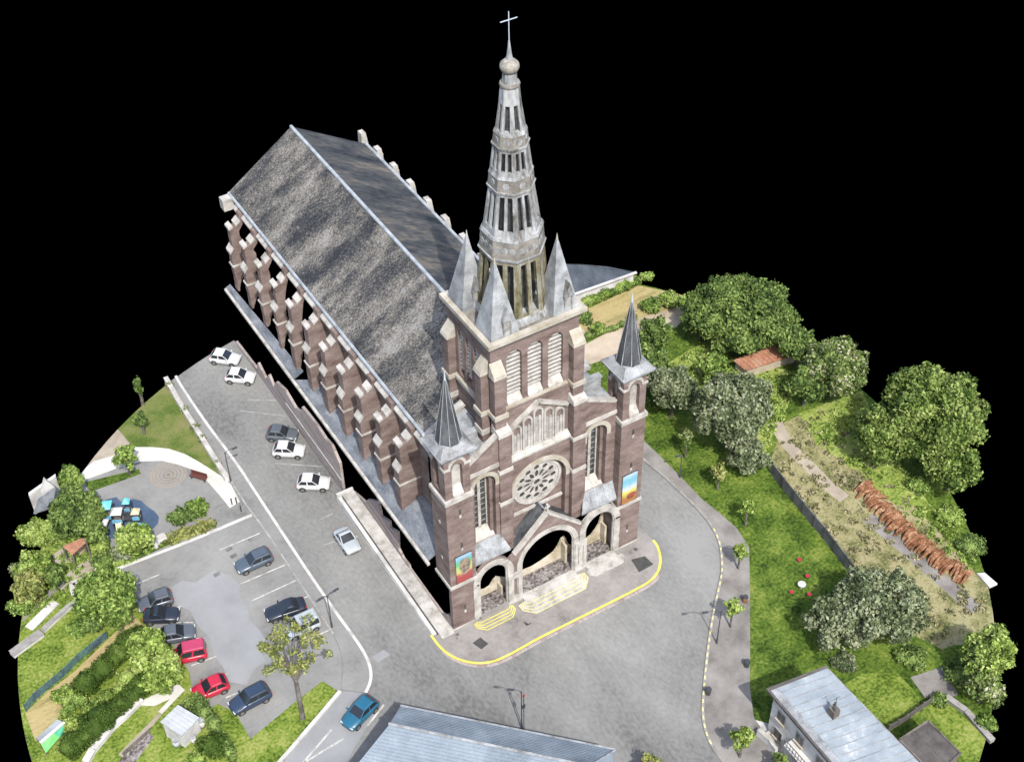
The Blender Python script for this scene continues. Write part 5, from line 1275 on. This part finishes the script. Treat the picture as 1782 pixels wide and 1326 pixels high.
for lab, p, r, h, m in (
    ('round green bush at the end of the pale dirt behind the right turret', (33.99,29.47), 1.3, 1.7, 'leaf_mid'),
    ('bright round bush beyond the straw field on the far edge', (36.51,29.19), 1.4, 1.8, 'leaf_light'),
    ('low bush between the straw field and the pale dirt', (26.17,29.68), 1.0, 1.1, 'leaf_mid'),
    ('dark bush beside the bell tower cornice and the field', (25.95,32.37), 1.2, 1.5, 'leaf_dark'),
    ('bush hanging at the far edge right of the dark roofed building', (37.07,34.76), .9, 1.0, 'leaf_mid'),
    ('low light bush at the foot of the concrete fence top', (36.33,9.81), 1.7, 1.6, 'leaf_light'),
    ('tall bright grass clump right of the tall grey green tree', (35.07,7.23), 1.6, 1.5, 'leaf_light'),
    ('bush left of the blossom tree under the shed', (39.33,9.63), 1.5, 1.7, 'leaf_mid'),
    ('dark bush between lawn and right turret', (24.84,15.37), 1.4, 1.5, 'leaf_dark'),
    ('low bush in the dry meadow beside the track', (37.87,1.09), .9, .5, 'leaf_light'),
    ('grey low scrub in the middle of the dry meadow', (35.32,-5.60), 1.1, .5, 'leaf_dry'),
    ('green scrub at the head of the rust brown row', (37.88,-3.65), 1.0, .6, 'leaf_light'),
    ('green scrub behind the rust brown row on the right', (40.65,-15.31), 1.5, .9, 'leaf_light'),
    ('dark scrub behind the lower end of the rust brown row', (39.58,-19.30), 1.6, 1.0, 'leaf_dark'),
    ('green scrub under the huge right edge tree', (41.02,-10.19), 1.4, 1.0, 'leaf_mid'),
    ('dark shrub below the wide olive tree beside the patio', (24.52,-26.43), 1.5, 1.2, 'leaf_dark'),
    ('shrub between the patio and the tall lower right tree', (26.96,-30.30), 1.6, 1.4, 'leaf_dark'),
    ('low shrub on the lawn beside the wide olive tree', (18.79,-23.47), 1.3, .9, 'leaf_olive'),
    ('small shrub along the fence of the lower right lawns', (23.38,-31.25), .9, .9, 'leaf_dark'),
    ('green tuft at the corner of the white wall at the lower right edge', (25.36,-35.45), 1.0, .9, 'leaf_mid'),
):
    bush(lab, p, r, h, m, 'bushes on the right')
hedge('green hedge along the white wall of the dark roofed building', [(27.47,34.79),(31.20,34.55),(35.56,34.76)], 1.1, 1.2, 'leaf_mid', dens=1.2, bumps=.25)
hedge('scrubby hedge between the dirt track and the straw field', [(24.28,29.37),(26.22,29.14),(28.60,28.90),(30.82,29.02)], .7, .7, 'leaf_dark', dens=1.0, bumps=.3)

# street saplings on the right pavement
SG = 'young street trees along the right pavement'
for lab, b_, h, r, rz, m in (
    ('pale pruned sapling with white trunk on the lawn nearest the church', (22.41,6.93), 4.4, .95, 1.2, 'leaf_flower'),
    ('thin sapling with sparse leaves second along the lawn from the church', (22.50,1.27), 4.0, 1.15, 1.2, 'leaf_yellow'),
    ('sapling with round top where lawn and pavement meet', (21.83,-4.42), 4.0, 1.0, 1.1, 'leaf_light'),
    ('bright sapling with oval crown on the pavement beside the lawn corner', (17.54,-8.62), 4.2, .95, 1.5, 'leaf_light'),
    ('sapling beside the curved street lamp on the right pavement', (12.30,-14.08), 4.4, 1.05, 1.25, 'leaf_light'),
    ('sapling on the pavement nearest the metal roofed house', (3.97,-26.09), 4.6, 1.25, 1.4, 'leaf_light'),
    ('sapling at the bottom edge between the slate roof and the road', (-4.23,-23.33), 3.4, 1.15, 1.2, 'leaf_yellow'),
    ('sapling at the bottom edge beside the drive of the metal roofed house', (5.63,-29.36), 3.2, 1.15, 1.2, 'leaf_mid')):
    tree('street_tree', lab, 'tree', b_, h, r, rz, m, SG, size=.2, dens=1.2, nb=6, trunk=.1, core=.5)

# left: park, allotments
LG = 'trees and shrubs on the left'
tree('conical_tree', 'dense egg shaped evergreen tree beside the cream path on the left edge', 'tree', (-36.73,37.32), 5.2, 1.75, 2.5, 'leaf_mid', LG, nb=10, spread=.5, size=.2, dens=1.8)
tree('park_tree', 'young park tree beside the bend of the cream path', 'tree', (-30.55,37.37), 4.4, 1.6, 1.7, 'leaf_mid', LG, core=.5, nb=8, size=.2, dens=1.0)
tree('park_tree', 'slim upright young tree at the far edge of the park lawn', 'tree', (-25.42,47.11), 4.8, .6, 1.9, 'leaf_dark', LG, core=.6, nb=6, size=.2)
tree('park_tree', 'small young tree in the middle of the park lawn', 'tree', (-27.00,42.56), 3.6, .95, 1.2, 'leaf_dark', LG, core=.5, nb=6, size=.2)
tree('broad_tree', 'broad dark tree between blue roofed house and the playground', 'tree', (-37.90,31.92), 5.8, 2.9, 2.5, 'leaf_dark', LG, nb=20)
tree('broad_tree', 'dark tree touching the left side of the playground tower', 'tree', (-36.42,31.36), 4.8, 1.6, 1.9, 'leaf_dark', LG, nb=10)
tree('broad_tree', 'dark green tree just below the playground tower on its left', 'tree', (-36.93,29.22), 3.7, 1.5, 1.5, 'leaf_dark', LG, nb=9)
tree('broad_tree', 'light green round tree in front of the playground tower', 'tree', (-33.97,25.88), 4.3, 2.1, 1.8, 'leaf_light', LG, nb=14)
tree('broad_tree', 'large green garden tree left of the parked cars', 'tree', (-38.99,18.73), 7.2, 3.4, 3.1, 'leaf_mid', LG, nb=22)
tree('broad_tree', 'bright green tree overhanging the red car in the car park', 'tree', (-37.68,11.68), 5.2, 2.4, 2.1, 'leaf_light', LG, nb=14)
tree('broad_tree', 'bright spreading tree between red car and the clipped hedge', 'tree', (-37.47,8.64), 4.2, 2.3, 1.7, 'leaf_light', LG, nb=12)
tree('broad_tree', 'sunny green tree at the left edge below the terracotta lean-to', 'tree', (-43.61,28.08), 4.0, 2.0, 1.8, 'leaf_light', LG, nb=12)
tree('broad_tree', 'dark green tree by the left track below the terracotta lean-to', 'tree', (-42.41,26.39), 3.2, 1.3, 1.4, 'leaf_dark', LG, nb=9)
tree('broad_tree', 'mixed reddish green tree on the left edge above the track', 'tree', (-45.02,25.71), 4.2, 1.9, 1.9, 'leaf_yellow', LG, nb=11)
TB = (-27.97,-1.23); TC = (-26.95,1.78)
car_tree = tree('sparse_tree', 'sparse yellow green tree with forked trunk leaning over the car park', 'tree', TB, 8.6, 3.3, 2.7, 'leaf_yellow', LG, nb=42, core=0, dens=.6, size=.17, trunk=.2, spread=1.0, bs=.42, lean=(TC[0] - TB[0], TC[1] - TB[1]))
for lab, p, r, h, m in (
    ('pale round shrub between playground and kerb', (-37.03,28.56), 1.1, 1.3, 'leaf_light'),
    ('green bush at the left of the flower bed by the car park', (-28.55,27.93), 1.25, 1.6, 'leaf_dark'),
    ('yellow green bush at the right of the flower bed by the car park', (-26.37,28.00), 1.25, 1.7, 'leaf_mid'),
    ('middle bush in the flower bed by the car park', (-27.40,27.87), 1.1, 1.4, 'leaf_dark'),
    ('light bush on the left edge below the blue roofed house', (-42.28,34.00), 1.9, 1.6, 'leaf_light'),
    ('bush beside the terracotta lean-to on the left edge', (-41.02,33.67), 1.4, 1.3, 'leaf_mid'),
    ('dark shrub behind the terracotta lean-to', (-39.62,32.61), 1.0, 1.0, 'leaf_dark'),
    ('bush between the pale shrub and the courtyard', (-37.54,26.42), 1.1, 1.3, 'leaf_dark'),
    ('low bush below the light green round tree', (-35.23,26.79), 1.2, .9, 'leaf_olive'),
    ('bush at the left edge of the track', (-46.42,25.41), 1.4, 1.5, 'leaf_mid'),
    ('grey bush at the far left edge above the track', (-44.86,29.67), 1.3, 1.4, 'leaf_flower'),
    ('ragged shrub under the large green garden tree', (-41.03,19.93), 1.5, .8, 'leaf_dark'),
    ('shrub between large green garden tree and the netting fence', (-42.55,19.80), 1.1, .8, 'leaf_mid'),
    ('low light bush at the lower end of the first clipped hedge', (-46.22,12.81), 1.1, .9, 'leaf_light'),
    ('dark shrub behind the garden shed beside the small red car', (-35.88,5.36), 1.1, 1.3, 'leaf_dark'),
    ('round dark green bush below the garden shed', (-36.37,0.03), 1.5, 1.9, 'leaf_hedge'),
    ('bright low bush left of the round dark bush', (-37.98,-0.18), 1.0, .8, 'leaf_light'),
    ('rusty bush at the left edge above the white wall', (-45.00,25.81), 1.1, 1.2, 'leaf_yellow'),
):
    bush(lab, p, r, h, m, 'bushes on the left')
hedge('first long clipped dark green hedge beside the mown strip', [(-37.97,15.28),(-39.75,14.46),(-41.68,13.45),(-44.08,12.47)], 2.0, 2.1, 'leaf_hedge')
hedge('second long clipped dark green hedge beside the narrow white wall', [(-39.73,9.67),(-41.51,8.88),(-43.48,8.10),(-45.75,7.18),(-47.39,6.70)], 2.1, 1.9, 'leaf_hedge')
hedge('loose light green row of plants between the two clipped hedges', [(-39.37,11.85),(-41.68,10.74),(-44.53,9.87),(-46.95,9.31)], 1.1, .9, 'leaf_light', bumps=.3)
hedge('dark ragged hedge along the fence behind the garden shed', [(-35.67,4.48),(-35.34,2.49),(-35.25,0.26),(-35.26,-2.15)], .9, 1.2, 'leaf_dark', bumps=.35)
hedge('yellow green plants beside the lower left cold frame', [(-45.14,11.38),(-46.71,10.86)], 1.0, .9, 'leaf_mid', bumps=.3)
for i, (p, r) in enumerate((((-21.72,48.10), .35), ((-21.77,43.34), .4), ((-21.78,40.03), .45), ((-21.88,37.92), .35), ((-21.89,33.29), .3))):
    bush(['ivy tuft on the white park wall nearest the far end', 'ivy tuft second along the white park wall', 'largest ivy tuft midway along the white park wall', 'ivy tuft just past the middle of the white park wall', 'ivy tuft on the white park wall nearest the lamp'][i], p, r * 1.3, .95, 'leaf_olive', 'ivy on the park wall', size=.14, nb=3, name='ivy_tuft')
# weeds and tall grass of the dry meadow and the verges
def tufts(name, poly, n, h, m, seed):
    rs = np.random.RandomState(seed)
    P = np.array(clip_disc(poly)); lo, hi = P.min(0), P.max(0); out = []
    def inside(x, y):
        c = False; j = len(P) - 1
        for i in range(len(P)):
            if (P[i][1] > y) != (P[j][1] > y) and x < (P[j][0] - P[i][0]) * (y - P[i][1]) / (P[j][1] - P[i][1]) + P[i][0]: c = not c
            j = i
        return c
    while len(out) < n:
        x, y = rs.uniform(lo, hi)
        if inside(x, y): 
            s = rs.uniform(.15, .5); out.append((x, y, h * .4 * s * 2, s, s, h * s * 1.4))
    me = leaf_mesh(name, rs, out, .2, .8, 0); me.materials.append(M[m])
    o = bpy.data.objects.new(name, me); COL.objects.link(o); o['kind'] = 'stuff'
    return o
tufts('weeds', [(29.88,0.88),(34.97,5.08),(40.93,4.64),(39.12,-5.97),(37.91,-16.87),(35.37,-25.88),(29.02,-26.04),(27.66,-21.04),(27.24,-16.47),(28.10,-9.30)], 230, .25, 'leaf_dry', 3)
tufts('meadow_grass', [(29.44,20.00),(34.76,20.87),(36.26,14.50),(40.03,13.30),(41.87,9.77),(33.86,5.24),(30.19,2.75),(32.73,13.23),(28.21,14.94)], 240, .5, 'leaf_light', 4)
tufts('meadow_grass', [(37.49,4.59),(45.55,3.99),(40.43,-10.81),(39.80,-19.89),(37.05,-22.64),(36.80,-18.01),(37.21,-10.74),(38.12,-4.32),(36.19,1.08)], 160, .3, 'leaf_light', 5)
tufts('garden_weeds', [(-46.64,28.14),(-41.74,34.13),(-36.70,31.43),(-37.69,24.28),(-43.63,24.52),(-47.25,24.24)], 110, .35, 'leaf_mid', 6)
tufts('verge_plants', [(-32.05,26.36),(-29.89,26.68),(-25.60,26.36),(-25.77,25.03),(-30.33,25.55)], 70, .35, 'leaf_yellow', 8)
tufts('verge_plants', [(-36.39,26.15),(-32.27,26.77),(-31.50,25.82),(-36.02,25.47)], 60, .3, 'leaf_mid', 9)

# ================================================================== cars
M['carglass'] = plain('dark_car_glass', (.012, .014, .018), rough=.12, spec=.6, var=.05)
M['tyre'] = plain('black_tyre', (.012, .012, .012), rough=.8)
M['rim'] = plain('alloy_rim', (.2, .2, .2), rough=.4, metal=.6)
M['headlamp'] = plain('clear_lamp', (.4, .4, .4), rough=.2)
M['taillamp'] = plain('red_lamp', (.25, .015, .012), rough=.3)
M['trim'] = plain('black_trim', (.02, .02, .021), rough=.7)
def paint(name, c, rough=.3, metal=0.0):
    return plain(name, c, rough=rough, metal=metal, spec=.5, var=.06)
PAINT = {'white': paint('white_car_paint', (.36, .36, .36)), 'silver': paint('silver_car_paint', (.2, .225, .25), metal=.2), 'palesilver': paint('pale_silver_car_paint', (.26, .285, .3), metal=.1),
         'grey': paint('grey_car_paint', (.075, .085, .1), metal=.2), 'slategrey': paint('slate_blue_car_paint', (.06, .078, .1), metal=.2), 'black': paint('black_car_paint', (.014, .018, .028)),
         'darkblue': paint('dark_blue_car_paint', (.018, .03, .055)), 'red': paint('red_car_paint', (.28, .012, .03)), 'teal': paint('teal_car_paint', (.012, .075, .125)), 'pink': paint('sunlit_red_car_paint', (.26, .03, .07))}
def car(label, pf, pr, kind, col):
    """pf, pr: where the front and the rear bumper stand on the ground"""
    pf = Vector(pf); pr = Vector(pr); c = (pf + pr) / 2; d = pf - pr
    L = min(4.75, max(3.5, d.length)); W = 1.78
    H = {'hatch': 1.48, 'wagon': 1.5, 'suv': 1.56, 'van': 1.8, 'saloon': 1.42}[kind]
    t = thing('parked_car', label, 'car', (c.x, c.y, .03), math.atan2(d.y, d.x), 'parked cars')
    P = PAINT[col]
    belt = .94 if kind != 'suv' else 1.04
    hood = {'hatch': .2, 'wagon': .18, 'suv': .2, 'van': .3, 'saloon': .16}[kind]       # cowl x / L
    x0 = {'hatch': -.47, 'wagon': -.475, 'suv': -.475, 'van': -.485, 'saloon': -.34}[kind]
    st = [(.5, .70, .34, .6), (.475, .84, .22, .7), (.4, .95, .2, .8), (.3, 1, .2, .87), (hood, 1, .2, belt), (0, 1, .2, belt + .01), (-.25, 1, .2, belt + .02), (-.4, .99, .2, belt + .01), (-.47, .92, .24, belt - .05), (-.5, .78, .36, belt - .16)]
    b = MB(); vs = []
    for fx, fw, zb, zt in st:
        w = fw * W / 2; x = fx * L; zm = zb + (zt - zb) * .5
        half = [(w * .82, zb), (w * .97, zb + .1), (w, zm), (w * .975, zt - .1), (w * .88, zt - .015), (w * .4, zt + .02)]
        vs.append([(x, -y, z) for y, z in half] + [(x, y, z) for y, z in half[::-1]])
    n = len(vs[0]); fs = []
    for i in range(len(vs) - 1):
        for k in range(n):
            fs.append((i * n + k, i * n + (k + 1) % n, (i + 1) * n + (k + 1) % n, (i + 1) * n + k))
    fs.append(tuple(range(n))); fs.append(tuple((len(vs) - 1) * n + k for k in range(n)))
    b.add([p for r in vs for p in r], fs)
    body = b.build('body', P, t, True)
    # cabin
    wb = W / 2 * .9; wt = W / 2 * .74
    xa, xb = hood * L, x0 * L
    ta = xa - {'hatch': .75, 'wagon': .75, 'suv': .65, 'van': .6, 'saloon': .8}[kind]
    tb = xb + {'hatch': .55, 'wagon': .3, 'suv': .35, 'van': .12, 'saloon': .6}[kind]
    bot = [(xa, -wb, belt - .03), (xa, wb, belt - .03), (xb, wb, belt - .03), (xb, -wb, belt - .03)]
    top = [(ta, -wt, H), (ta, wt, H), (tb, wt, H), (tb, -wt, H)]
    cab = MB().hexa(bot, top).build('cabin', P, t)
    rm = MB().hexa([(ta - .02, -wt + .02, H), (ta - .02, wt - .02, H), (tb + .02, wt - .02, H), (tb + .02, -wt + .02, H)],
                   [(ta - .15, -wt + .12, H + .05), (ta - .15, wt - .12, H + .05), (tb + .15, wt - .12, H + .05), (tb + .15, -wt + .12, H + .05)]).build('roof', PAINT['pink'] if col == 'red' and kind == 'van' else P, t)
    def pane(name, q, mu, mv0, mv1, out=.012):
        q = [Vector(p) for p in q]
        def at(u, v): return (q[0].lerp(q[1], u)).lerp(q[3].lerp(q[2], u), v)
        r = [at(mu, mv0), at(1 - mu, mv0), at(1 - mu, mv1), at(mu, mv1)]
        nn = (r[1] - r[0]).cross(r[3] - r[0]).normalized()
        if nn.dot(r[0] - Vector(((xa + xb) / 2, 0, 1.2))) < 0: nn = -nn
        MB().hexa(r, [p + nn * out for p in r]).build(name, 'carglass', t)
    pane('windshield', [bot[0], bot[1], top[1], top[0]], .06, .06, .96)
    pane('rear_window', [bot[3], bot[2], top[2], top[3]], .09, .2, .93)
    for s_ in (0, 1):
        A, B_2, C2, D2 = (bot[0], bot[3], top[3], top[0]) if s_ == 0 else (bot[1], bot[2], top[2], top[1])
        ln = [Vector(A).lerp(Vector(B_2), .5), Vector(D2).lerp(Vector(C2), .5)]
        pane('side_window', [A, ln[0], ln[1], D2], .07, .16, .86)
        pane('side_window', [ln[0], B_2, C2, ln[1]], .07, .16, .86)
    # wheels, lamps, mirrors
    for sx_ in (.31, -.305):
        for sy_ in (-1, 1):
            wx, wy = sx_ * L, sy_ * (W / 2 - .1)
            tw = MB(); tw.tube([(wx, wy - .11, .31), (wx, wy + .11, .31)], .32, 14)
            tw = tw.build('wheel', 'tyre', t)
            MB().tube([(wx, wy + sy_ * .09, .31), (wx, wy + sy_ * .122, .31)], .2, 10).build('rim', 'rim', tw)
            MB().tube([(wx, wy + sy_ * .02, .34), (wx, wy + sy_ * .104, .34)], .38, 12).build('wheel_arch', 'trim', tw)
    for sy_ in (-1, 1):
        MB().box(.462 * L, .492 * L, sy_ * W * .34 - .17, sy_ * W * .34 + .17, .58, .69).build('headlight', 'headlamp', t)
        MB().box(-.497 * L, -.475 * L, sy_ * W * .36 - .1, sy_ * W * .36 + .1, .66, .86 if kind != 'suv' else .98).build('tail_light', 'taillamp', t)
        MB().box(xa - .25, xa - .1, sy_ * (wb + .14) - .09, sy_ * (wb + .14) + .09, belt, belt + .13).build('side_mirror', P, t)
    MB().box(.485 * L, .502 * L, -.5, .5, .3, .42).build('grille', 'trim', t)
    MB().box(-.504 * L, -.49 * L, -.25, .25, .5, .6).build('number_plate', 'headlamp', t)
    if kind in ('wagon', 'suv'):
        for s_ in (-1, 1):
            MB().bar((ta - .1, s_ * (wt - .1), H + .09), (tb + .1, s_ * (wt - .1), H + .09), .04).build('roof_rail', 'trim', t)
    return t
for args in (
    ('white car at the far edge, farthest of the row along the church wall', (-13.02,47.70), (-15.65,50.20), 'hatch', 'white'),
    ('white hatchback second from the far edge along the church wall', (-12.79,43.86), (-15.44,46.00), 'hatch', 'white'),
    ('grey hatchback parked close beside a white one along the church wall', (-12.68,32.55), (-15.22,34.58), 'hatch', 'grey'),
    ('white car parked close beside the grey hatchback along the church wall', (-12.96,29.85), (-15.87,31.90), 'hatch', 'white'),
    ('white hatchback alone near the end of the church ramp', (-12.74,23.95), (-15.72,25.93), 'hatch', 'white'),
    ('pale silver saloon parked lengthways beside the white church ramp', (-14.84,13.88), (-14.82,17.39), 'saloon', 'palesilver'),
    ('slate blue estate car alone in the upper car park bays', (-26.18,18.30), (-22.25,18.18), 'wagon', 'slategrey'),
    ('black saloon beside the light silver car under the sparse tree', (-26.12,11.17), (-22.05,10.47), 'saloon', 'black'),
    ('light silver people carrier partly under the sparse tree', (-25.22,8.11), (-21.89,8.01), 'van', 'palesilver'),
    ('grey estate car at the top of the left parking row', (-36.21,19.01), (-33.23,18.51), 'wagon', 'grey'),
    ('black saloon second in the left parking row', (-33.28,15.91), (-36.38,17.60), 'saloon', 'black'),
    ('dark grey hatchback next to the red car in the left parking row', (-32.93,13.19), (-35.76,14.22), 'hatch', 'grey'),
    ('red car under the bright tree in the left parking row', (-35.81,11.36), (-32.84,10.46), 'van', 'red'),
    ('small red car with dark nose beside the garden shed', (-35.54,6.20), (-32.64,6.00), 'hatch', 'red'),
    ('dark blue estate car at the lower end of the car park', (-33.38,2.90), (-29.37,3.03), 'suv', 'darkblue'),
    ('teal blue car on the side road beside the slate roofed house', (-25.06,-4.52), (-21.45,-3.21), 'hatch', 'teal'),
):
    car(*args)

# ================================================================== street furniture
def lamp(label, base, h, arms):
    t = thing('street_lamp', label, 'street lamp', base, 0, 'street lamps')
    MB().tube([(0, 0, 0), (0, 0, .9), (0, 0, .95), (0, 0, h)], [.1, .09, .06, .045], 8).build('pole', 'iron', t)
    for dx, dy in arms:
        l = math.hypot(dx, dy)
        MB().tube([(0, 0, h - .35), (dx * .25, dy * .25, h + .05), (dx * .7, dy * .7, h + .18), (dx, dy, h + .15)], .035, 6).build('arm', 'iron', t)
        q = Vector((dx / l, dy / l, 0)); n_ = Vector((-q.y, q.x, 0)); c = Vector((dx, dy, h + .14))
        MB().hexa([c - q * .1 - n_ * .1 - Vector((0, 0, .06)), c + q * .5 - n_ * .13 - Vector((0, 0, .06)), c + q * .5 + n_ * .13 - Vector((0, 0, .06)), c - q * .1 + n_ * .1 - Vector((0, 0, .06))],
                  [c - q * .1 - n_ * .08 + Vector((0, 0, .05)), c + q * .45 - n_ * .1 + Vector((0, 0, .06)), c + q * .45 + n_ * .1 + Vector((0, 0, .06)), c - q * .1 + n_ * .08 + Vector((0, 0, .05))]).build('lamp_head', 'iron', t)
    return t
lamp('black street lamp on the pavement beside the park wall', (-21.61,30.45), 4.6, [(.9, -.1)])
lamp('black two armed street lamp on the pavement between road and car park', (-20.98,6.78), 5.0, [(.85, .1), (-.45, -.05)])
lamp('black street lamp with drooping head beside the slate roofed house', (-11.21,-13.03), 6.0, [(-.6, .45)])
lamp('black street lamp curving over the road on the right pavement', (9.96,-14.91), 5.2, [(-1.3, .5)])
lamp('thin black lamp on the lawn edge right of the church', (20.11,4.78), 3.4, [(-.25, .1)])
sg = thing('sign_post', 'thin post with small red topped sign beside the slate roofed house', 'sign', (-11.10,-13.24))
MB().tube([(0, 0, 0), (0, 0, 5.6)], .04, 6).build('pole', 'iron', sg)
MB().box(-.16, .16, -.02, .02, 3.5, 4.1).build('sign_plate', 'iron', sg); MB().box(-.12, .12, -.02, .02, 5.3, 5.6).build('sign_top', 'taillamp', sg)
M['bench'] = plain('dark_red_wood', (.07, .022, .016))
bn = thing('bench', 'dark red bench beside the cream path at the playground', 'bench', (-24.46,32.65), -.92)
MB().box(-1.0, 1.0, -.25, .25, .42, .48).build('seat', 'bench', bn); MB().box(-1.0, 1.0, .24, .3, .5, .95).build('backrest', 'bench', bn)
for x in (-.8, .8): MB().box(x - .05, x + .05, -.22, .26, 0, .42).build('leg', 'iron', bn)
for lab, p in (('dark litter bin at the lawn edge level with the curved street lamp', (10.73,-18.58)), ('brown litter bin at the lawn edge beside the second pavement sapling', (15.45,-12.37)), ('white litter bin by the playground entrance', (-31.96,25.93)), ('dark bin at the foot of the sapling by the road kerb', (5.69,-19.13))):
    t = thing('litter_bin', lab, 'bin', p, 0, 'litter bins')
    MB().lathe([(.24, 0), (.28, .8), (.26, .85)], n=12).build('bin_body', 'wallwhite' if 'white' in lab else ('rust' if 'brown' in lab else 'iron'), t)
    MB().lathe([(.3, .86), (.24, 1.0)], n=12).build('bin_lid', 'iron' if 'white' not in lab else 'lead', t)
tb_ = thing('garden_table', 'small white round table on the lawn right of the road', 'table', (21.35,-14.00))
MB().lathe([(.42, .68), (.42, .74)], n=18).build('tabletop', 'wallwhite', tb_); MB().tube([(0, 0, 0), (0, 0, .68)], .06, 8).build('leg', 'wallwhite', tb_)
for lab, p in (('red stool above left of the white table on the lawn', (23.39,-11.21)), ('red stool above the white table on the lawn', (22.71,-13.28)), ('red stool below left of the white table on the lawn', (19.99,-14.02)), ('red stool below right of the white table on the lawn', (21.32,-15.19))):
    t = thing('garden_stool', lab, 'stool', p, 0, 'red stools round the lawn table')
    MB().lathe([(.2, .38), (.22, .42), (.2, .45)], n=12).build('seat', PAINT['red'], t)
    for k in range(3):
        a = k * 2.094; MB().tube([(.1 * math.cos(a), .1 * math.sin(a), .38), (.17 * math.cos(a), .17 * math.sin(a), 0)], .02, 5).build('leg', 'iron', t)
for i, p in enumerate(((-22.85,27.24), (-22.36,27.13), (-22.41,25.80))):
    t = thing('bollard', ['grey bollard at the playground entrance nearest the park', 'grey bollard in the middle of the playground entrance', 'grey bollard at the playground entrance nearest the road'][i], 'bollard', p, 0, 'bollards at the playground entrance')
    MB().tube([(0, 0, 0), (0, 0, .85)], .07, 8).build('post', 'iron', t); MB().lathe([(.09, .85), (.1, .92), (.03, .98)], n=10).build('cap', 'iron', t)

# playground tower on the blue rubber
M['turq'] = plain('turquoise_panel', (.09, .34, .38)); M['pgwhite'] = plain('white_panel', (.38, .38, .38)); M['pgcream'] = plain('cream_panel', (.38, .35, .2)); M['orange'] = plain('orange_panel', (.32, .13, .045)); M['pgblue'] = plain('sky_blue_panel', (.1, .26, .38))
pg = thing('play_tower', 'colourful play tower with turquoise roofs, slides and nets on blue rubber', 'playground', (-34.60,30.77), -.5)
pg.scale = (.9, .9, .9)
def pyr(x, y, r, z0, z1, m, nm='tower_roof'):
    MB().hexa([(x - r, y - r, z0), (x + r, y - r, z0), (x + r, y + r, z0), (x - r, y + r, z0)], [(x - r * .3, y - r * .3, z1), (x + r * .3, y - r * .3, z1), (x + r * .3, y + r * .3, z1), (x - r * .3, y + r * .3, z1)]).build(nm, m, pg)
towers = ((-.9, 1.0, .75, 2.9, 'turq'), (.5, .2, .65, 2.6, 'pgwhite'), (1.4, 1.7, .45, 2.6, 'turq'), (2.6, .4, .5, 2.2, 'pgcream'))
for x, y, r, z, m in towers:
    for sx_ in (-1, 1):
        for sy_ in (-1, 1):
            MB().tube([(x + sx_ * r * .85, y + sy_ * r * .85, 0), (x + sx_ * r * .85, y + sy_ * r * .85, z)], .06, 6).build('post', 'iron', pg)
    MB().box(x - r * .9, x + r * .9, y - r * .9, y + r * .9, 1.1, 1.2).build('platform', 'timber', pg)
    MB().box(x - r * .9, x + r * .9, y - r * .95, y - r * .9, 1.2, 1.8).build('guard_panel', 'pgblue', pg)
    pyr(x, y, r, z, z + .45, m)
for x0, y0, x1, y1, m in ((-1.6, .8, -3.0, -.2, 'orange'), (-.9, .2, -1.6, -2.0, 'pgwhite'), (.6, -.5, 1.0, -2.3, 'pgcream')):
    d = Vector((x1 - x0, y1 - y0, 0)).normalized(); n_ = Vector((-d.y, d.x, 0)) * .3
    a_ = Vector((x0, y0, 1.25)); e_ = Vector((x1, y1, .25))
    MB().hexa([a_ - n_, a_ + n_, e_ + n_, e_ - n_], [p + Vector((0, 0, .08)) for p in (a_ - n_, a_ + n_, e_ + n_, e_ - n_)]).build('slide', m, pg)
    for s_ in (-1, 1):
        MB().bar(a_ + n_ * s_ + Vector((0, 0, .15)), e_ + n_ * s_ + Vector((0, 0, .15)), .07, .22).build('slide_side', m, pg)
nt_ = MB()
for k in range(9):
    nt_.tube([(-.2 + k * .28, 1.3, .1), (.2 + k * .24, .5, 2.2)], .04, 5); 
for k in range(6):
    nt_.tube([(-.1, 1.2 - k * .13, .3 + k * .35), (2.2, 1.2 - k * .13, .3 + k * .35)], .04, 5)
nt_.build('climbing_net', 'iron', pg)
br_ = MB().box(1.0, 2.3, .1, .7, 1.05, 1.13); br_.build('bridge', 'iron', pg)
for x, y in ((3.1, -.6), (2.2, -1.0)):
    MB().box(x - .5, x + .5, y - .06, y + .06, .5, 1.2).build('play_panel', 'turq', pg)
    MB().box(x - .6, x + .6, y - .35, y + .2, .3, .4).build('play_deck', 'pgcream', pg)
